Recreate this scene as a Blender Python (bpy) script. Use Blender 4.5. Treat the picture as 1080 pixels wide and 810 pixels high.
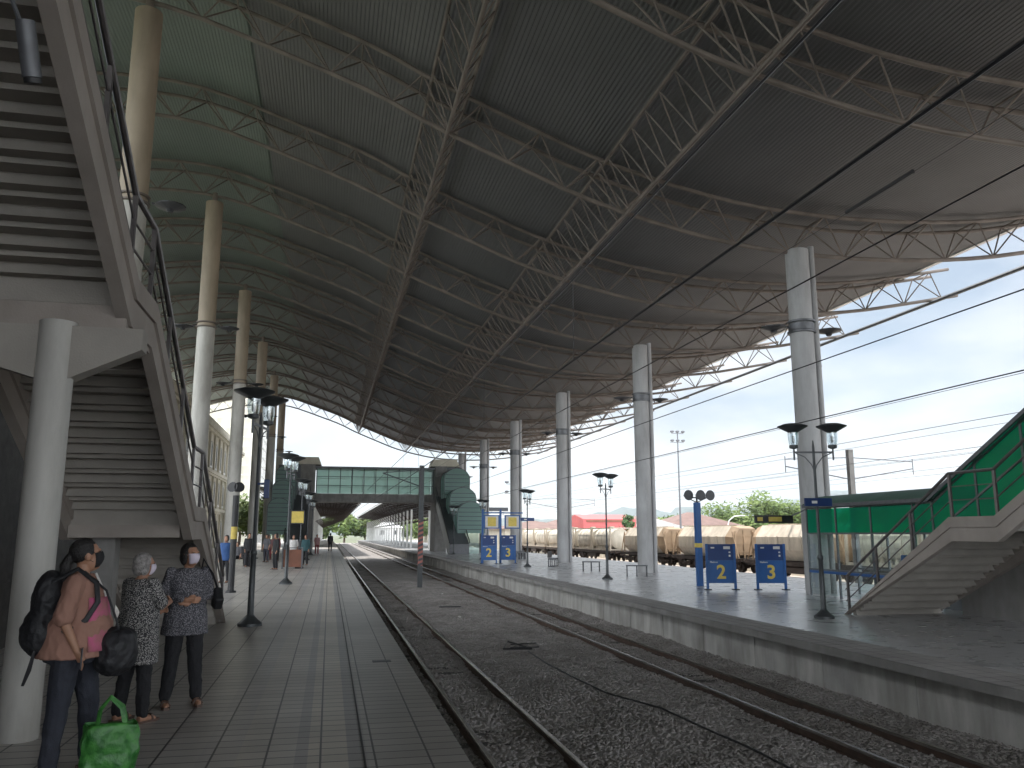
import bpy, bmesh, math, random
import numpy as np
from mathutils import Vector, Matrix
R = math.radians; PI = math.pi
random.seed(7); rng = np.random.default_rng(7)
for o in list(bpy.data.objects): bpy.data.objects.remove(o)
S = bpy.context.scene; COL = S.collection

# ---------------- camera, sky, sun, exposure ----------------
cam = bpy.data.objects.new('camera', bpy.data.cameras.new('camera')); COL.objects.link(cam)
cam.location = (0, 0, 1.65); cam.rotation_euler = (R(90 + 10.293), 0, R(-12.313))
cam.data.sensor_width = 36; cam.data.lens = 29.0; cam.data.clip_end = 9000; cam.data.clip_start = .05
S.camera = cam
SUN = Vector((-.13, .46, .86)).normalized()
el = math.asin(SUN.z); az = math.atan2(SUN.x, SUN.y)
W = bpy.data.worlds.new('World'); S.world = W; W.use_nodes = True
wn, wl = W.node_tree.nodes, W.node_tree.links
bg = wn['Background']; bg.inputs[1].default_value = .15
sky = wn.new('ShaderNodeTexSky'); sky.sky_type = 'NISHITA'; sky.sun_disc = False
sky.sun_elevation = el; sky.sun_rotation = az; sky.air_density = 1.0; sky.dust_density = .5
tc = wn.new('ShaderNodeTexCoord'); mp = wn.new('ShaderNodeMapping'); mp.inputs['Scale'].default_value = (1, 1, 2.6)
nz = wn.new('ShaderNodeTexNoise'); nz.inputs['Scale'].default_value = 2.3; nz.inputs['Detail'].default_value = 7; nz.inputs['Roughness'].default_value = .52
rp = wn.new('ShaderNodeValToRGB'); rp.color_ramp.elements[0].position = .40; rp.color_ramp.elements[1].position = .58
nz2 = wn.new('ShaderNodeTexNoise'); nz2.inputs['Scale'].default_value = 4.5; nz2.inputs['Detail'].default_value = 5
rp2 = wn.new('ShaderNodeValToRGB'); rp2.color_ramp.elements[0].color = (1.75, 2.02, 2.3, 1); rp2.color_ramp.elements[1].color = (3.1, 3.15, 3.2, 1)
rp2.color_ramp.elements[0].position = .35; rp2.color_ramp.elements[1].position = .6
mx = wn.new('ShaderNodeMix'); mx.data_type = 'RGBA'
wl.new(tc.outputs['Generated'], mp.inputs[0]); wl.new(mp.outputs[0], nz.inputs[0]); wl.new(mp.outputs[0], nz2.inputs[0])
wl.new(nz.outputs[0], rp.inputs[0]); wl.new(nz2.outputs[0], rp2.inputs[0])
mr = wn.new('ShaderNodeMapRange'); mr.inputs[3].default_value = .62; mr.inputs[4].default_value = .98
wl.new(rp.outputs[0], mr.inputs[0]); wl.new(mr.outputs[0], mx.inputs[0])
dp = wn.new('ShaderNodeVectorMath'); dp.operation = 'DOT_PRODUCT'; dp.inputs[1].default_value = SUN
wl.new(tc.outputs['Generated'], dp.inputs[0])
gl = wn.new('ShaderNodeMapRange'); gl.inputs[1].default_value = .78; gl.inputs[2].default_value = .98; gl.inputs[3].default_value = 1.0; gl.inputs[4].default_value = 7.0  # bright cloud zone around the sun, added above the view for more light
wl.new(dp.outputs['Value'], gl.inputs[0])
dp2 = wn.new('ShaderNodeVectorMath'); dp2.operation = 'DOT_PRODUCT'; dp2.inputs[1].default_value = (-.36, -.92, .1)   # extra cloud brightness added behind the camera to fill the interior
wl.new(tc.outputs['Generated'], dp2.inputs[0])
gl2 = wn.new('ShaderNodeMapRange'); gl2.inputs[1].default_value = -.15; gl2.inputs[2].default_value = .7; gl2.inputs[3].default_value = 0; gl2.inputs[4].default_value = 5.0
wl.new(dp2.outputs['Value'], gl2.inputs[0])
ga = wn.new('ShaderNodeMath'); ga.operation = 'ADD'; wl.new(gl.outputs[0], ga.inputs[0]); wl.new(gl2.outputs[0], ga.inputs[1])
cm = wn.new('ShaderNodeVectorMath'); cm.operation = 'SCALE'; wl.new(rp2.outputs[0], cm.inputs[0]); wl.new(ga.outputs[0], cm.inputs['Scale'])
ss = wn.new('ShaderNodeVectorMath'); ss.operation = 'SCALE'; ss.inputs['Scale'].default_value = .42; wl.new(sky.outputs[0], ss.inputs[0]); wl.new(ss.outputs[0], mx.inputs[6]); wl.new(cm.outputs[0], mx.inputs[7]); wl.new(mx.outputs[2], bg.inputs[0])
sl = bpy.data.lights.new('sun', 'SUN'); sl.energy = 2.4; sl.angle = R(.8); sl.color = (1, .95, .87)
so = bpy.data.objects.new('sun', sl); COL.objects.link(so); so.rotation_euler = SUN.to_track_quat('Z', 'Y').to_euler(); so.location = (-20, 20, 60)
S.view_settings.view_transform = 'Standard'; S.view_settings.look = 'None'; S.view_settings.gamma = 1
S.view_settings.exposure = 1.15
S.render.engine = 'CYCLES'
S.cycles.max_bounces = 8; S.cycles.diffuse_bounces = 5; S.cycles.transparent_max_bounces = 16

# ---------------- materials ----------------
def mat(name, col, rough=.6, metal=0, var=.12, vs=3., bump=0, bs=40., col2=None, alpha=1, trans=0, spec=.5, stain=0):
    m = bpy.data.materials.new(name); m.use_nodes = True
    n, l = m.node_tree.nodes, m.node_tree.links; b = n['Principled BSDF']
    b.inputs['Roughness'].default_value = rough; b.inputs['Metallic'].default_value = metal
    b.inputs['Specular IOR Level'].default_value = spec
    b.inputs['Alpha'].default_value = alpha; b.inputs['Transmission Weight'].default_value = trans
    t = n.new('ShaderNodeTexCoord'); z = n.new('ShaderNodeTexNoise'); z.inputs['Scale'].default_value = vs; z.inputs['Detail'].default_value = 6
    l.new(t.outputs['Object'], z.inputs[0])
    r = n.new('ShaderNodeValToRGB'); r.color_ramp.elements[0].position = .3; r.color_ramp.elements[1].position = .7
    c = Vector(col); c2 = Vector(col2) if col2 else c * (1 - var)
    a = c * (1 + var * .5) if not col2 else c
    r.color_ramp.elements[0].color = (*c2, 1); r.color_ramp.elements[1].color = (*a, 1)
    l.new(z.outputs[0], r.inputs[0]); out = r.outputs[0]
    if stain:
        mp = n.new('ShaderNodeMapping'); mp.inputs['Scale'].default_value = (1.0, 1.0, .22)
        z2 = n.new('ShaderNodeTexNoise'); z2.inputs['Scale'].default_value = 1.6; z2.inputs['Detail'].default_value = 8; z2.inputs['Roughness'].default_value = .65
        r2 = n.new('ShaderNodeValToRGB'); r2.color_ramp.elements[0].position = .35; r2.color_ramp.elements[1].position = .62
        r2.color_ramp.elements[0].color = (1 - stain, 1 - stain * 1.02, 1 - stain * 1.08, 1); r2.color_ramp.elements[1].color = (1, 1, 1, 1)
        k = n.new('ShaderNodeMix'); k.data_type = 'RGBA'; k.blend_type = 'MULTIPLY'; k.inputs[0].default_value = 1
        l.new(t.outputs['Object'], mp.inputs[0]); l.new(mp.outputs[0], z2.inputs[0]); l.new(z2.outputs[0], r2.inputs[0])
        l.new(out, k.inputs[6]); l.new(r2.outputs[0], k.inputs[7]); out = k.outputs[2]
    l.new(out, b.inputs['Base Color'])
    if bump:
        z3 = n.new('ShaderNodeTexNoise'); z3.inputs['Scale'].default_value = bs; z3.inputs['Detail'].default_value = 4
        bu = n.new('ShaderNodeBump'); bu.inputs['Strength'].default_value = bump; bu.inputs['Distance'].default_value = .02
        l.new(t.outputs['Object'], z3.inputs[0]); l.new(z3.outputs[0], bu.inputs['Height']); l.new(bu.outputs[0], b.inputs['Normal'])
    return m

def tile_mat(name, cA, cB, mortar, w, h, rough, zones=None, rot=False, off=0., msize=.006):
    m = bpy.data.materials.new(name); m.use_nodes = True
    n, l = m.node_tree.nodes, m.node_tree.links; b = n['Principled BSDF']
    t = n.new('ShaderNodeTexCoord'); mp = n.new('ShaderNodeMapping')
    if rot: mp.inputs['Rotation'].default_value = (0, 0, R(90))
    br = n.new('ShaderNodeTexBrick'); br.offset = off; br.inputs['Scale'].default_value = 1
    br.inputs['Brick Width'].default_value = w; br.inputs['Row Height'].default_value = h; br.inputs['Mortar Size'].default_value = msize
    br.inputs['Mortar Smooth'].default_value = .2; br.inputs['Bias'].default_value = 0
    br.inputs['Color1'].default_value = (*cA, 1); br.inputs['Color2'].default_value = (*cB, 1); br.inputs['Mortar'].default_value = (*mortar, 1)
    l.new(t.outputs['Object'], mp.inputs[0]); l.new(mp.outputs[0], br.inputs[0])
    out = br.outputs[0]
    if zones:
        sx = n.new('ShaderNodeSeparateXYZ'); l.new(t.outputs['Object'], sx.inputs[0])
        mrn = n.new('ShaderNodeMapRange'); mrn.inputs[1].default_value = -2; mrn.inputs[2].default_value = 2
        l.new(sx.outputs[0], mrn.inputs[0])
        zr = n.new('ShaderNodeValToRGB'); zr.color_ramp.interpolation = 'CONSTANT'
        e = zr.color_ramp.elements
        while len(e) < len(zones): e.new(.5)
        for i, (x, c) in enumerate(zones): e[i].position = (x + 2) / 4; e[i].color = (*c, 1)
        l.new(mrn.outputs[0], zr.inputs[0])
        k = n.new('ShaderNodeMix'); k.data_type = 'RGBA'; k.blend_type = 'MULTIPLY'; k.inputs[0].default_value = 1
        l.new(out, k.inputs[6]); l.new(zr.outputs[0], k.inputs[7]); out = k.outputs[2]
    z = n.new('ShaderNodeTexNoise'); z.inputs['Scale'].default_value = .55; z.inputs['Detail'].default_value = 9; z.inputs['Roughness'].default_value = .68
    l.new(t.outputs['Object'], z.inputs[0])
    r = n.new('ShaderNodeValToRGB'); r.color_ramp.elements[0].position = .32; r.color_ramp.elements[1].position = .66
    r.color_ramp.elements[0].color = (.72, .71, .70, 1); r.color_ramp.elements[1].color = (1.05, 1.05, 1.05, 1)
    l.new(z.outputs[0], r.inputs[0])
    k = n.new('ShaderNodeMix'); k.data_type = 'RGBA'; k.blend_type = 'MULTIPLY'; k.inputs[0].default_value = 1
    l.new(out, k.inputs[6]); l.new(r.outputs[0], k.inputs[7]); l.new(k.outputs[2], b.inputs['Base Color'])
    z2 = n.new('ShaderNodeTexNoise'); z2.inputs['Scale'].default_value = 2.2; z2.inputs['Detail'].default_value = 8; l.new(t.outputs['Object'], z2.inputs[0])
    rr = n.new('ShaderNodeMapRange'); rr.inputs[3].default_value = rough - .06; rr.inputs[4].default_value = rough + .07
    l.new(z2.outputs[0], rr.inputs[0]); l.new(rr.outputs[0], b.inputs['Roughness'])
    bu = n.new('ShaderNodeBump'); bu.inputs['Strength'].default_value = .5; bu.inputs['Distance'].default_value = .004; bu.invert = True
    l.new(br.outputs[1], bu.inputs['Height']); l.new(bu.outputs[0], b.inputs['Normal'])
    return m

def speckle(name, c1, c2, scale=60., th=.5, rough=.85):
    m = bpy.data.materials.new(name); m.use_nodes = True
    n, l = m.node_tree.nodes, m.node_tree.links; b = n['Principled BSDF']; b.inputs['Roughness'].default_value = rough
    t = n.new('ShaderNodeTexCoord'); v = n.new('ShaderNodeTexVoronoi'); v.inputs['Scale'].default_value = scale
    l.new(t.outputs['Object'], v.inputs[0]); r = n.new('ShaderNodeValToRGB')
    r.color_ramp.elements[0].position = th - .06; r.color_ramp.elements[1].position = th + .06
    r.color_ramp.elements[0].color = (*c1, 1); r.color_ramp.elements[1].color = (*c2, 1)
    l.new(v.outputs['Distance'], r.inputs[0]); l.new(r.outputs[0], b.inputs['Base Color'])
    return m

def stripes(name, c1, c2, period):
    m = bpy.data.materials.new(name); m.use_nodes = True
    n, l = m.node_tree.nodes, m.node_tree.links; b = n['Principled BSDF']; b.inputs['Roughness'].default_value = .6
    t = n.new('ShaderNodeTexCoord'); w = n.new('ShaderNodeTexWave'); w.bands_direction = 'Z'
    mp = n.new('ShaderNodeMapping'); mp.inputs['Rotation'].default_value = (R(28), R(20), 0)
    w.inputs['Scale'].default_value = .314 / period; r = n.new('ShaderNodeValToRGB'); r.color_ramp.interpolation = 'CONSTANT'
    r.color_ramp.elements[0].color = (*c1, 1); r.color_ramp.elements[1].color = (*c2, 1); r.color_ramp.elements[1].position = .5
    l.new(t.outputs['Object'], mp.inputs[0]); l.new(mp.outputs[0], w.inputs[0]); l.new(w.outputs[0], r.inputs[0]); l.new(r.outputs[0], b.inputs['Base Color'])
    return m

def translucent(name, col, op=.4, rough=.25):
    m = bpy.data.materials.new(name); m.use_nodes = True
    n, l = m.node_tree.nodes, m.node_tree.links; b = n['Principled BSDF']
    b.inputs['Base Color'].default_value = (*col, 1); b.inputs['Roughness'].default_value = rough
    tl = n.new('ShaderNodeBsdfTranslucent'); tl.inputs[0].default_value = (*col, 1)
    tr = n.new('ShaderNodeBsdfTransparent'); tr.inputs[0].default_value = (*[min(1, c * 1.3 + .03) for c in col], 1)
    a = n.new('ShaderNodeMixShader'); a.inputs[0].default_value = .6; l.new(b.outputs[0], a.inputs[1]); l.new(tl.outputs[0], a.inputs[2])
    k = n.new('ShaderNodeMixShader'); k.inputs[0].default_value = op; l.new(tr.outputs[0], k.inputs[1]); l.new(a.outputs[0], k.inputs[2])
    l.new(k.outputs[0], n['Material Output'].inputs[0])
    return m

def clear(name, tint, refl=.06, rough=.03):
    m = bpy.data.materials.new(name); m.use_nodes = True
    n, l = m.node_tree.nodes, m.node_tree.links
    g = n.new('ShaderNodeBsdfGlossy'); g.inputs['Roughness'].default_value = rough; g.inputs[0].default_value = (.9, .95, .95, 1)
    tr = n.new('ShaderNodeBsdfTransparent'); tr.inputs[0].default_value = (*tint, 1)
    fr = n.new('ShaderNodeLayerWeight'); fr.inputs[0].default_value = .5
    pw = n.new('ShaderNodeMath'); pw.operation = 'POWER'; pw.inputs[1].default_value = 4; l.new(fr.outputs['Facing'], pw.inputs[0])
    ad = n.new('ShaderNodeMath'); ad.operation = 'MULTIPLY_ADD'; ad.inputs[1].default_value = .7; ad.inputs[2].default_value = refl; l.new(pw.outputs[0], ad.inputs[0])
    k = n.new('ShaderNodeMixShader'); l.new(ad.outputs[0], k.inputs[0]); l.new(tr.outputs[0], k.inputs[1]); l.new(g.outputs[0], k.inputs[2])
    l.new(k.outputs[0], n['Material Output'].inputs[0])
    return m

M = dict(
 steel=mat('painted_steel', (.36, .32, .28), .5, 0, .25, 2.5),
 rusty=mat('dusty_steel', (.165, .137, .118), .6, 0, .35, 1.5),
 sheet=mat('roof_sheet', (.105, .105, .107), .55, 0, .1, .6),
 sheet_bounce=mat('bounce_tinted_roof_sheet', (.115, .142, .128), .55, 0, .12, .6),  # left part of the roof: green bounce light put into the sheet colour
 colL=mat('cream_column_paint', (.34, .28, .21), .6, 0, .12, .8, stain=.25),
 colLw=mat('white_column_paint', (.47, .455, .425), .55, 0, .12, .8, stain=.35),
 colR=mat('grey_column_paint', (.39, .39, .395), .55, 0, .12, .8, stain=.30),
 granite=mat('dark_granite', (.07, .065, .062), .7, 0, .4, 6., .3, 50.),
 conc=mat('concrete', (.27, .26, .25), .85, 0, .2, 2., .25, 30., stain=.3),
 concw=mat('retaining_concrete', (.50, .485, .46), .9, 0, .3, .9, .3, 18., stain=.4),
 stairc=mat('painted_concrete', (.34, .30, .27), .8, 0, .12, 2.5, .12, 60., stain=.12),
 riser=mat('stair_plaster', (.33, .305, .275), .85, 0, .12, 3., .15, 60.),
 dark=mat('dark_metal', (.035, .037, .042), .4, .2, .2, 8.),
 greym=mat('grey_metal', (.13, .135, .145), .42, .3, .2, 8.),
 lampm=mat('lamp_post_paint', (.06, .065, .068), .4, .3, .2, 8.),
 rail=mat('handrail_paint', (.16, .145, .145), .35, .4, .2, 8.),
 railhead=mat('polished_rail', (.55, .53, .50), .22, 1., .15, 3.),
 railside=mat('rusty_rail', (.075, .045, .032), .8, 0, .35, 6.),
 sleeper=mat('sleeper_concrete', (.09, .085, .08), .9, 0, .3, 4., .3),
 ballast=mat('ballast_ground', (.38, .355, .34), .95, 0, .5, 11., .8, 26., col2=(.25, .23, .22), stain=.35),
 stone=mat('ballast_stone', (.44, .41, .395), .9, 0, .5, 9., col2=(.27, .25, .24), stain=.35),
 yard=mat('pale_yard_ballast', (.42, .36, .32), .95, 0, .3, 1.5, .5, 12.),
 ground=mat('far_ground', (.10, .11, .06), .95, 0, .4, .05),
 blue=mat('blue_paint', (.02, .09, .27), .38, 0, .12, 3.),
 navy=mat('navy_board', (.012, .04, .15), .4, 0, .1, 5.),
 yellow=mat('yellow_paint', (.62, .47, .10), .5, 0, .15, 8.),
 black=mat('black_paint', (.02, .02, .022), .45, 0, .2, 8.),
 white=mat('white_paint', (.72, .72, .70), .5, 0, .08, 3.),
 cream=mat('cream_render', (.66, .62, .52), .85, 0, .12, .6, stain=.15),
 winshade=mat('window_dark', (.06, .07, .075), .25, 0, .2, 2.),
 tank=mat('tank_paint', (.76, .69, .57), .55, 0, .2, .8, stain=.35),
 hopper=mat('hopper_paint', (.46, .32, .20), .7, 0, .25, .9, stain=.3),
 hopl=mat('hopper_side_paint', (.60, .52, .42), .65, 0, .2, .9, stain=.3),
 chassis=mat('wagon_chassis', (.05, .035, .028), .8, 0, .35, 3.),
 redroof=mat('red_metal_roof', (.45, .09, .085), .5, 0, .12, .5),
 tileroof=mat('clay_tile_roof', (.15, .09, .075), .85, 0, .25, .8),
 brown=mat('brown_board', (.22, .085, .05), .55, 0, .2, 3.),
 leaf=mat('foliage', (.15, .20, .045), .8, 0, .5, .6, col2=(.045, .085, .02)),
 leaf2=mat('foliage_dark', (.06, .12, .025), .8, 0, .5, .8, col2=(.025, .055, .015)),
 bark=mat('bark', (.12, .085, .06), .9, 0, .3, 5., .5),
 hill=mat('forested_hill', (.045, .065, .055), .95, 0, .4, .01),
 greent=translucent('green_polycarbonate', (.04, .48, .33), .45),
 greend=translucent('dusty_green_polycarbonate', (.34, .50, .46), .9, .4),
 groof=mat('green_sheet_roof', (.05, .12, .085), .6, 0, .2, 2.),
 glass=clear('clear_glass', (.93, .97, .97)),
 lantern=clear('lantern_glass', (.8, .85, .88), .25, .15),
 bglass=translucent('bridge_glazing', (.62, .70, .67), .38, .15),
 skin=mat('skin', (.36, .19, .12), .5, 0, .1, 12.),
 hairb=mat('black_hair', (.014, .012, .012), .45, 0, .3, 40., .6, 90.),
 hairg=mat('grey_hair', (.30, .28, .27), .55, 0, .45, 35., .7, 90.),
 denim=mat('dark_denim', (.025, .028, .04), .85, 0, .25, 20., .3, 120.),
 trous=mat('black_trousers', (.014, .014, .017), .85, 0, .2, 10., .3, 50.),
 maskb=mat('black_mask', (.012, .012, .014), .8, 0, .1, 10.),
 maskw=mat('white_mask', (.68, .60, .70), .8, 0, .06, 10.),
 dress=speckle('speckled_dress', (.50, .48, .46), (.03, .03, .034), 115., .40),
 tunic=speckle('patterned_tunic', (.26, .25, .27), (.05, .05, .06), 95., .40),
 blouse=mat('dusty_rose_blouse', (.30, .16, .12), .85, 0, .12, 3.),
 pink=mat('pink_print', (.50, .10, .22), .85, 0, .5, 14., col2=(.30, .14, .12)),
 bag=mat('black_nylon', (.015, .015, .018), .6, 0, .2, 12., .4, 30.),
 gbag=mat('green_bag', (.07, .26, .05), .45, 0, .4, 16., .9, 11., col2=(.012, .10, .015)),
 sandal=mat('sandal_leather', (.10, .06, .045), .6, 0, .2, 12.),
 phone=mat('phone_case', (.05, .05, .06), .3, 0, .1, 10.),
)
def cloth(n, c): M[n] = mat(n + '_cloth', c, .85, 0, .15, 8.)
for n, c in dict(cblue=(.03, .08, .22), cred=(.16, .03, .035), cgrey=(.10, .10, .11), cpink=(.26, .14, .14), cwhite=(.6, .58, .56), cblack=(.02, .02, .022), cteal=(.03, .08, .09)).items(): cloth(n, c)
M['stripe'] = stripes('red_white_stripes', (.05, .05, .055), (.30, .11, .09), .2)
M['tileL'] = tile_mat('platform_tiles', (.58, .545, .51), (.49, .462, .432), (.07, .066, .064), .4, .2, .34, msize=.009,
   zones=[(-2, (1, 1, 1)), (-.9, (.92, .92, .95)), (-.62, (1.02, 1, .97)), (-.19, (.76, .75, .77)), (-.10, (1.12, 1.07, .98)), (.20, (.70, .69, .72)), (.33, (.86, .86, .86))])
M['tileR'] = tile_mat('polished_tiles', (.50, .50, .505), (.45, .45, .455), (.2, .2, .2), .3, .3, .28)
M['tileC'] = tile_mat('coping_tiles', (.42, .40, .39), (.36, .345, .335), (.04, .038, .036), .3, .3, .8, msize=.008)
M['tileC'].node_tree.nodes['Principled BSDF'].inputs['Specular IOR Level'].default_value = .25

# ---------------- mesh builder ----------------
class MB:
    def __init__(s): s.v = []; s.f = []; s.mi = []; s.m = 0
    def add(s, vs, fs):
        b = len(s.v); s.v += [tuple(v) for v in vs]
        for f in fs: s.f.append([b + i for i in f]); s.mi.append(s.m)
    def box(s, x0, x1, y0, y1, z0, z1):
        s.add([(x0,y0,z0),(x1,y0,z0),(x1,y1,z0),(x0,y1,z0),(x0,y0,z1),(x1,y0,z1),(x1,y1,z1),(x0,y1,z1)],
              [(3,2,1,0),(4,5,6,7),(0,1,5,4),(1,2,6,5),(2,3,7,6),(3,0,4,7)])
    def prism(s, poly, axis, a, b):   # polygon in the other two axes, extruded along axis
        n = len(poly)
        def P(u, v, w):
            return (w, u, v) if axis == 0 else ((u, w, v) if axis == 1 else (u, v, w))
        s.add([P(u, v, a) for u, v in poly] + [P(u, v, b) for u, v in poly],
              [list(range(n))[::-1], list(range(n, 2 * n))] + [(i, (i + 1) % n, n + (i + 1) % n, n + i) for i in range(n)])
    def strip(s, top, bot, axis, a, b):  # solid between two polylines of equal length (safe for concave)
        for i in range(len(top) - 1):
            s.prism([bot[i], bot[i+1], top[i+1], top[i]], axis, a, b)
    def tube(s, pts, r, n=8, cap=True, rs=None):
        pts = [Vector(p) for p in pts]; N = len(pts)
        rr = rs if rs else [r] * N; rings = []; pu = None
        for i, p in enumerate(pts):
            d = (pts[min(i + 1, N - 1)] - pts[max(i - 1, 0)]).normalized()
            if pu is None: pu = d.orthogonal().normalized()
            u = (pu - d * pu.dot(d)).normalized(); pu = u; w = d.cross(u)
            q = rr[i]; qa, qb = q if isinstance(q, tuple) else (q, q)
            rings.append([p + u * math.cos(2*PI*k/n) * qa + w * math.sin(2*PI*k/n) * qb for k in range(n)])
        vs = [v for rg in rings for v in rg]; fs = []
        for i in range(N - 1):
            for k in range(n): fs.append((i*n+k, i*n+(k+1)%n, (i+1)*n+(k+1)%n, (i+1)*n+k))
        if cap: fs += [list(range(n))[::-1], [(N-1)*n+k for k in range(n)]]
        s.add(vs, fs)
    def lathe(s, prof, c=(0,0,0), n=20, ang=0):
        vs = []; fs = []; N = len(prof)
        for r, z in prof:
            for k in range(n):
                a = 2*PI*k/n + ang; vs.append((c[0]+r*math.cos(a), c[1]+r*math.sin(a), c[2]+z))
        for i in range(N-1):
            for k in range(n): fs.append((i*n+k, i*n+(k+1)%n, (i+1)*n+(k+1)%n, (i+1)*n+k))
        fs += [list(range(n))[::-1], [(N-1)*n+k for k in range(n)]]
        s.add(vs, fs)
    def bar(s, a, b, w, h=None):  # rectangular bar between two points, h along 'up'
        h = h or w; a, b = Vector(a), Vector(b); d = (b - a).normalized()
        up = Vector((0, 0, 1)) if abs(d.z) < .95 else Vector((0, 1, 0))
        u = d.cross(up).normalized(); t = u.cross(d)
        vs = [p + u*sx*w/2 + t*sz*h/2 for p in (a, b) for sx, sz in ((-1,-1),(1,-1),(1,1),(-1,1))]
        s.add(vs, [(3,2,1,0),(4,5,6,7),(0,1,5,4),(1,2,6,5),(2,3,7,6),(3,0,4,7)])
    def ell(s, c, r, seg=14, rg=9, rot=None):
        vs = []; fs = []
        for i in range(rg + 1):
            th = PI * i / rg
            for k in range(seg):
                a = 2*PI*k/seg; p = Vector((r[0]*math.sin(th)*math.cos(a), r[1]*math.sin(th)*math.sin(a), r[2]*math.cos(th)))
                if rot: p = rot @ p
                vs.append(p + Vector(c))
        for i in range(rg):
            for k in range(seg): fs.append((i*seg+k, (i+1)*seg+k, (i+1)*seg+(k+1)%seg, i*seg+(k+1)%seg))
        s.add(vs, fs)
    def build(s, name, m=None, parent=None, smooth=False, bevel=0, loc=None):
        me = bpy.data.meshes.new(name); me.from_pydata([tuple(v) for v in s.v], [], s.f); me.update()
        o = bpy.data.objects.new(name, me); COL.objects.link(o)
        ms = m if isinstance(m, (list, tuple)) else [m]
        for k in ms: me.materials.append(M[k] if isinstance(k, str) else k)
        if len(ms) > 1: me.polygons.foreach_set('material_index', s.mi)
        bm = bmesh.new(); bm.from_mesh(me); bmesh.ops.recalc_face_normals(bm, faces=bm.faces)
        if smooth:
            for f in bm.faces: f.smooth = True
            for e in bm.edges:
                if len(e.link_faces) == 2 and e.calc_face_angle(0) > R(38): e.smooth = False
        bm.to_mesh(me); bm.free()
        if parent: o.parent = parent
        if loc: o.location = loc
        if bevel:
            bv = o.modifiers.new('bevel', 'BEVEL'); bv.width = bevel; bv.segments = 2; bv.limit_method = 'ANGLE'
        return o
def tag(o, label=None, cat=None, group=None, kind=None):
    if label: o['label'] = label
    if cat: o['category'] = cat
    if group: o['group'] = group
    if kind: o['kind'] = kind
    return o
def thing(name, label, cat, loc=(0,0,0), rz=0, group=None):
    o = bpy.data.objects.new(name, None); COL.objects.link(o); o.location = loc; o.rotation_euler = (0,0,rz)
    o.empty_display_size = .2
    return tag(o, label, cat, group)
def dup(o, loc=None, rz=None, label=None, parent=None):
    c = o.copy(); COL.objects.link(c)
    if parent is not None: c.parent = parent
    if loc is not None: c.location = loc
    if rz is not None: c.rotation_euler = (0,0,rz)
    if label: c['label'] = label
    for ch in [x for x in KIDS.get(o.name, [])]:
        d = dup(ch, parent=c)
        KIDS.setdefault(c.name, []).append(d)
    return c
KIDS = {}
def index_kids(root):
    KIDS[root.name] = [x for x in COL.objects if x.parent == root]
    for k in KIDS[root.name]: index_kids(k)

# ---------------- ground, tracks, platforms ----------------
def sheet_obj(name, x0, x1, y0, y1, z, m, nx=1, ny=1):
    b = MB(); vs = []; fs = []
    for j in range(ny+1):
        for i in range(nx+1): vs.append((x0+(x1-x0)*i/nx, y0+(y1-y0)*j/ny, z))
    for j in range(ny):
        for i in range(nx): a = j*(nx+1)+i; fs.append((a, a+1, a+nx+2, a+nx+1))
    b.add(vs, fs); return b.build(name, m)
tag(sheet_obj('ground', -690, 3690, -190, 3490, -1.9, 'ground'), kind='structure')
tag(sheet_obj('yard_ground', 19.3, 90, -80, 420, -1.27, 'yard'), kind='structure')
def bz(x, y):   # ballast height
    z = -1.13 + .07*math.exp(-((x-4.6)/1.1)**2) + .12*max(0, min(1, (x-8.0)/.5)) - .10*math.exp(-((x-1.3)/.35)**2)
    return z + .02*math.sin(x*3.1+y*.9) + .015*math.sin(y*2.3-x*1.7)
b = MB(); nx, ny = 44, 300; vs = []; fs = []
for j in range(ny+1):
    y = -60 + 320*(j/ny)**1.15
    for i in range(nx+1): x = .9 + 8.0*i/nx; vs.append((x, y, bz(x, y)))
for j in range(ny):
    for i in range(nx): a = j*(nx+1)+i; fs.append((a, a+1, a+nx+2, a+nx+1))
b.add(vs, fs); tag(b.build('track_ballast', 'ballast', smooth=True), kind='structure')
# loose stones
N = 90000
u = rng.random(N); ys = 5.5 + 44*u**1.7; xs = 1.15 + 7.5*rng.random(N)
keep = ~(((abs(xs-2.0) < .06) | (abs(xs-3.0) < .06) | (abs(xs-6.6) < .06) | (abs(xs-7.6) < .06)))
xs, ys = xs[keep], ys[keep]; N = len(xs)
zs = np.array([bz(x, y) for x, y in zip(xs, ys)])
oc = np.array([(1,0,0),(-1,0,0),(0,1,0),(0,-1,0),(0,0,1),(0,0,-1),(.6,.6,.5),(-.6,-.6,.5)])
of = np.array([(0,6,4),(6,2,4),(2,1,4),(1,7,4),(7,3,4),(3,0,4),(0,3,5),(3,7,1),(3,1,5),(1,2,5),(2,0,5),(0,2,6)])
V = oc[None]*(1+.35*(rng.random((N,8,3))-.5))
sz = (.013+.022*rng.random((N,1,1)))*np.array([1,1,.55])*(.8+.5*rng.random((N,1,3)))
V = V*sz; a = rng.random(N)*2*PI; ca, sa = np.cos(a), np.sin(a)
X_, Y_ = V[...,0]*ca[:,None]-V[...,1]*sa[:,None], V[...,0]*sa[:,None]+V[...,1]*ca[:,None]
V = np.stack([X_+xs[:,None], Y_+ys[:,None], V[...,2]+zs[:,None]+.012], -1).reshape(-1,3)
F = (of[None]+(np.arange(N)*8)[:,None,None]).reshape(-1,3)
me = bpy.data.meshes.new('ballast_stones'); me.vertices.add(len(V)); me.vertices.foreach_set('co', V.ravel())
me.loops.add(F.size); me.loops.foreach_set('vertex_index', F.ravel()); me.polygons.add(len(F))
me.polygons.foreach_set('loop_start', np.arange(len(F))*3); me.polygons.foreach_set('loop_total', np.full(len(F),3)); me.update(calc_edges=True)
me.materials.append(M['stone']); o = bpy.data.objects.new('ballast_stones', me); COL.objects.link(o)
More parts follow.
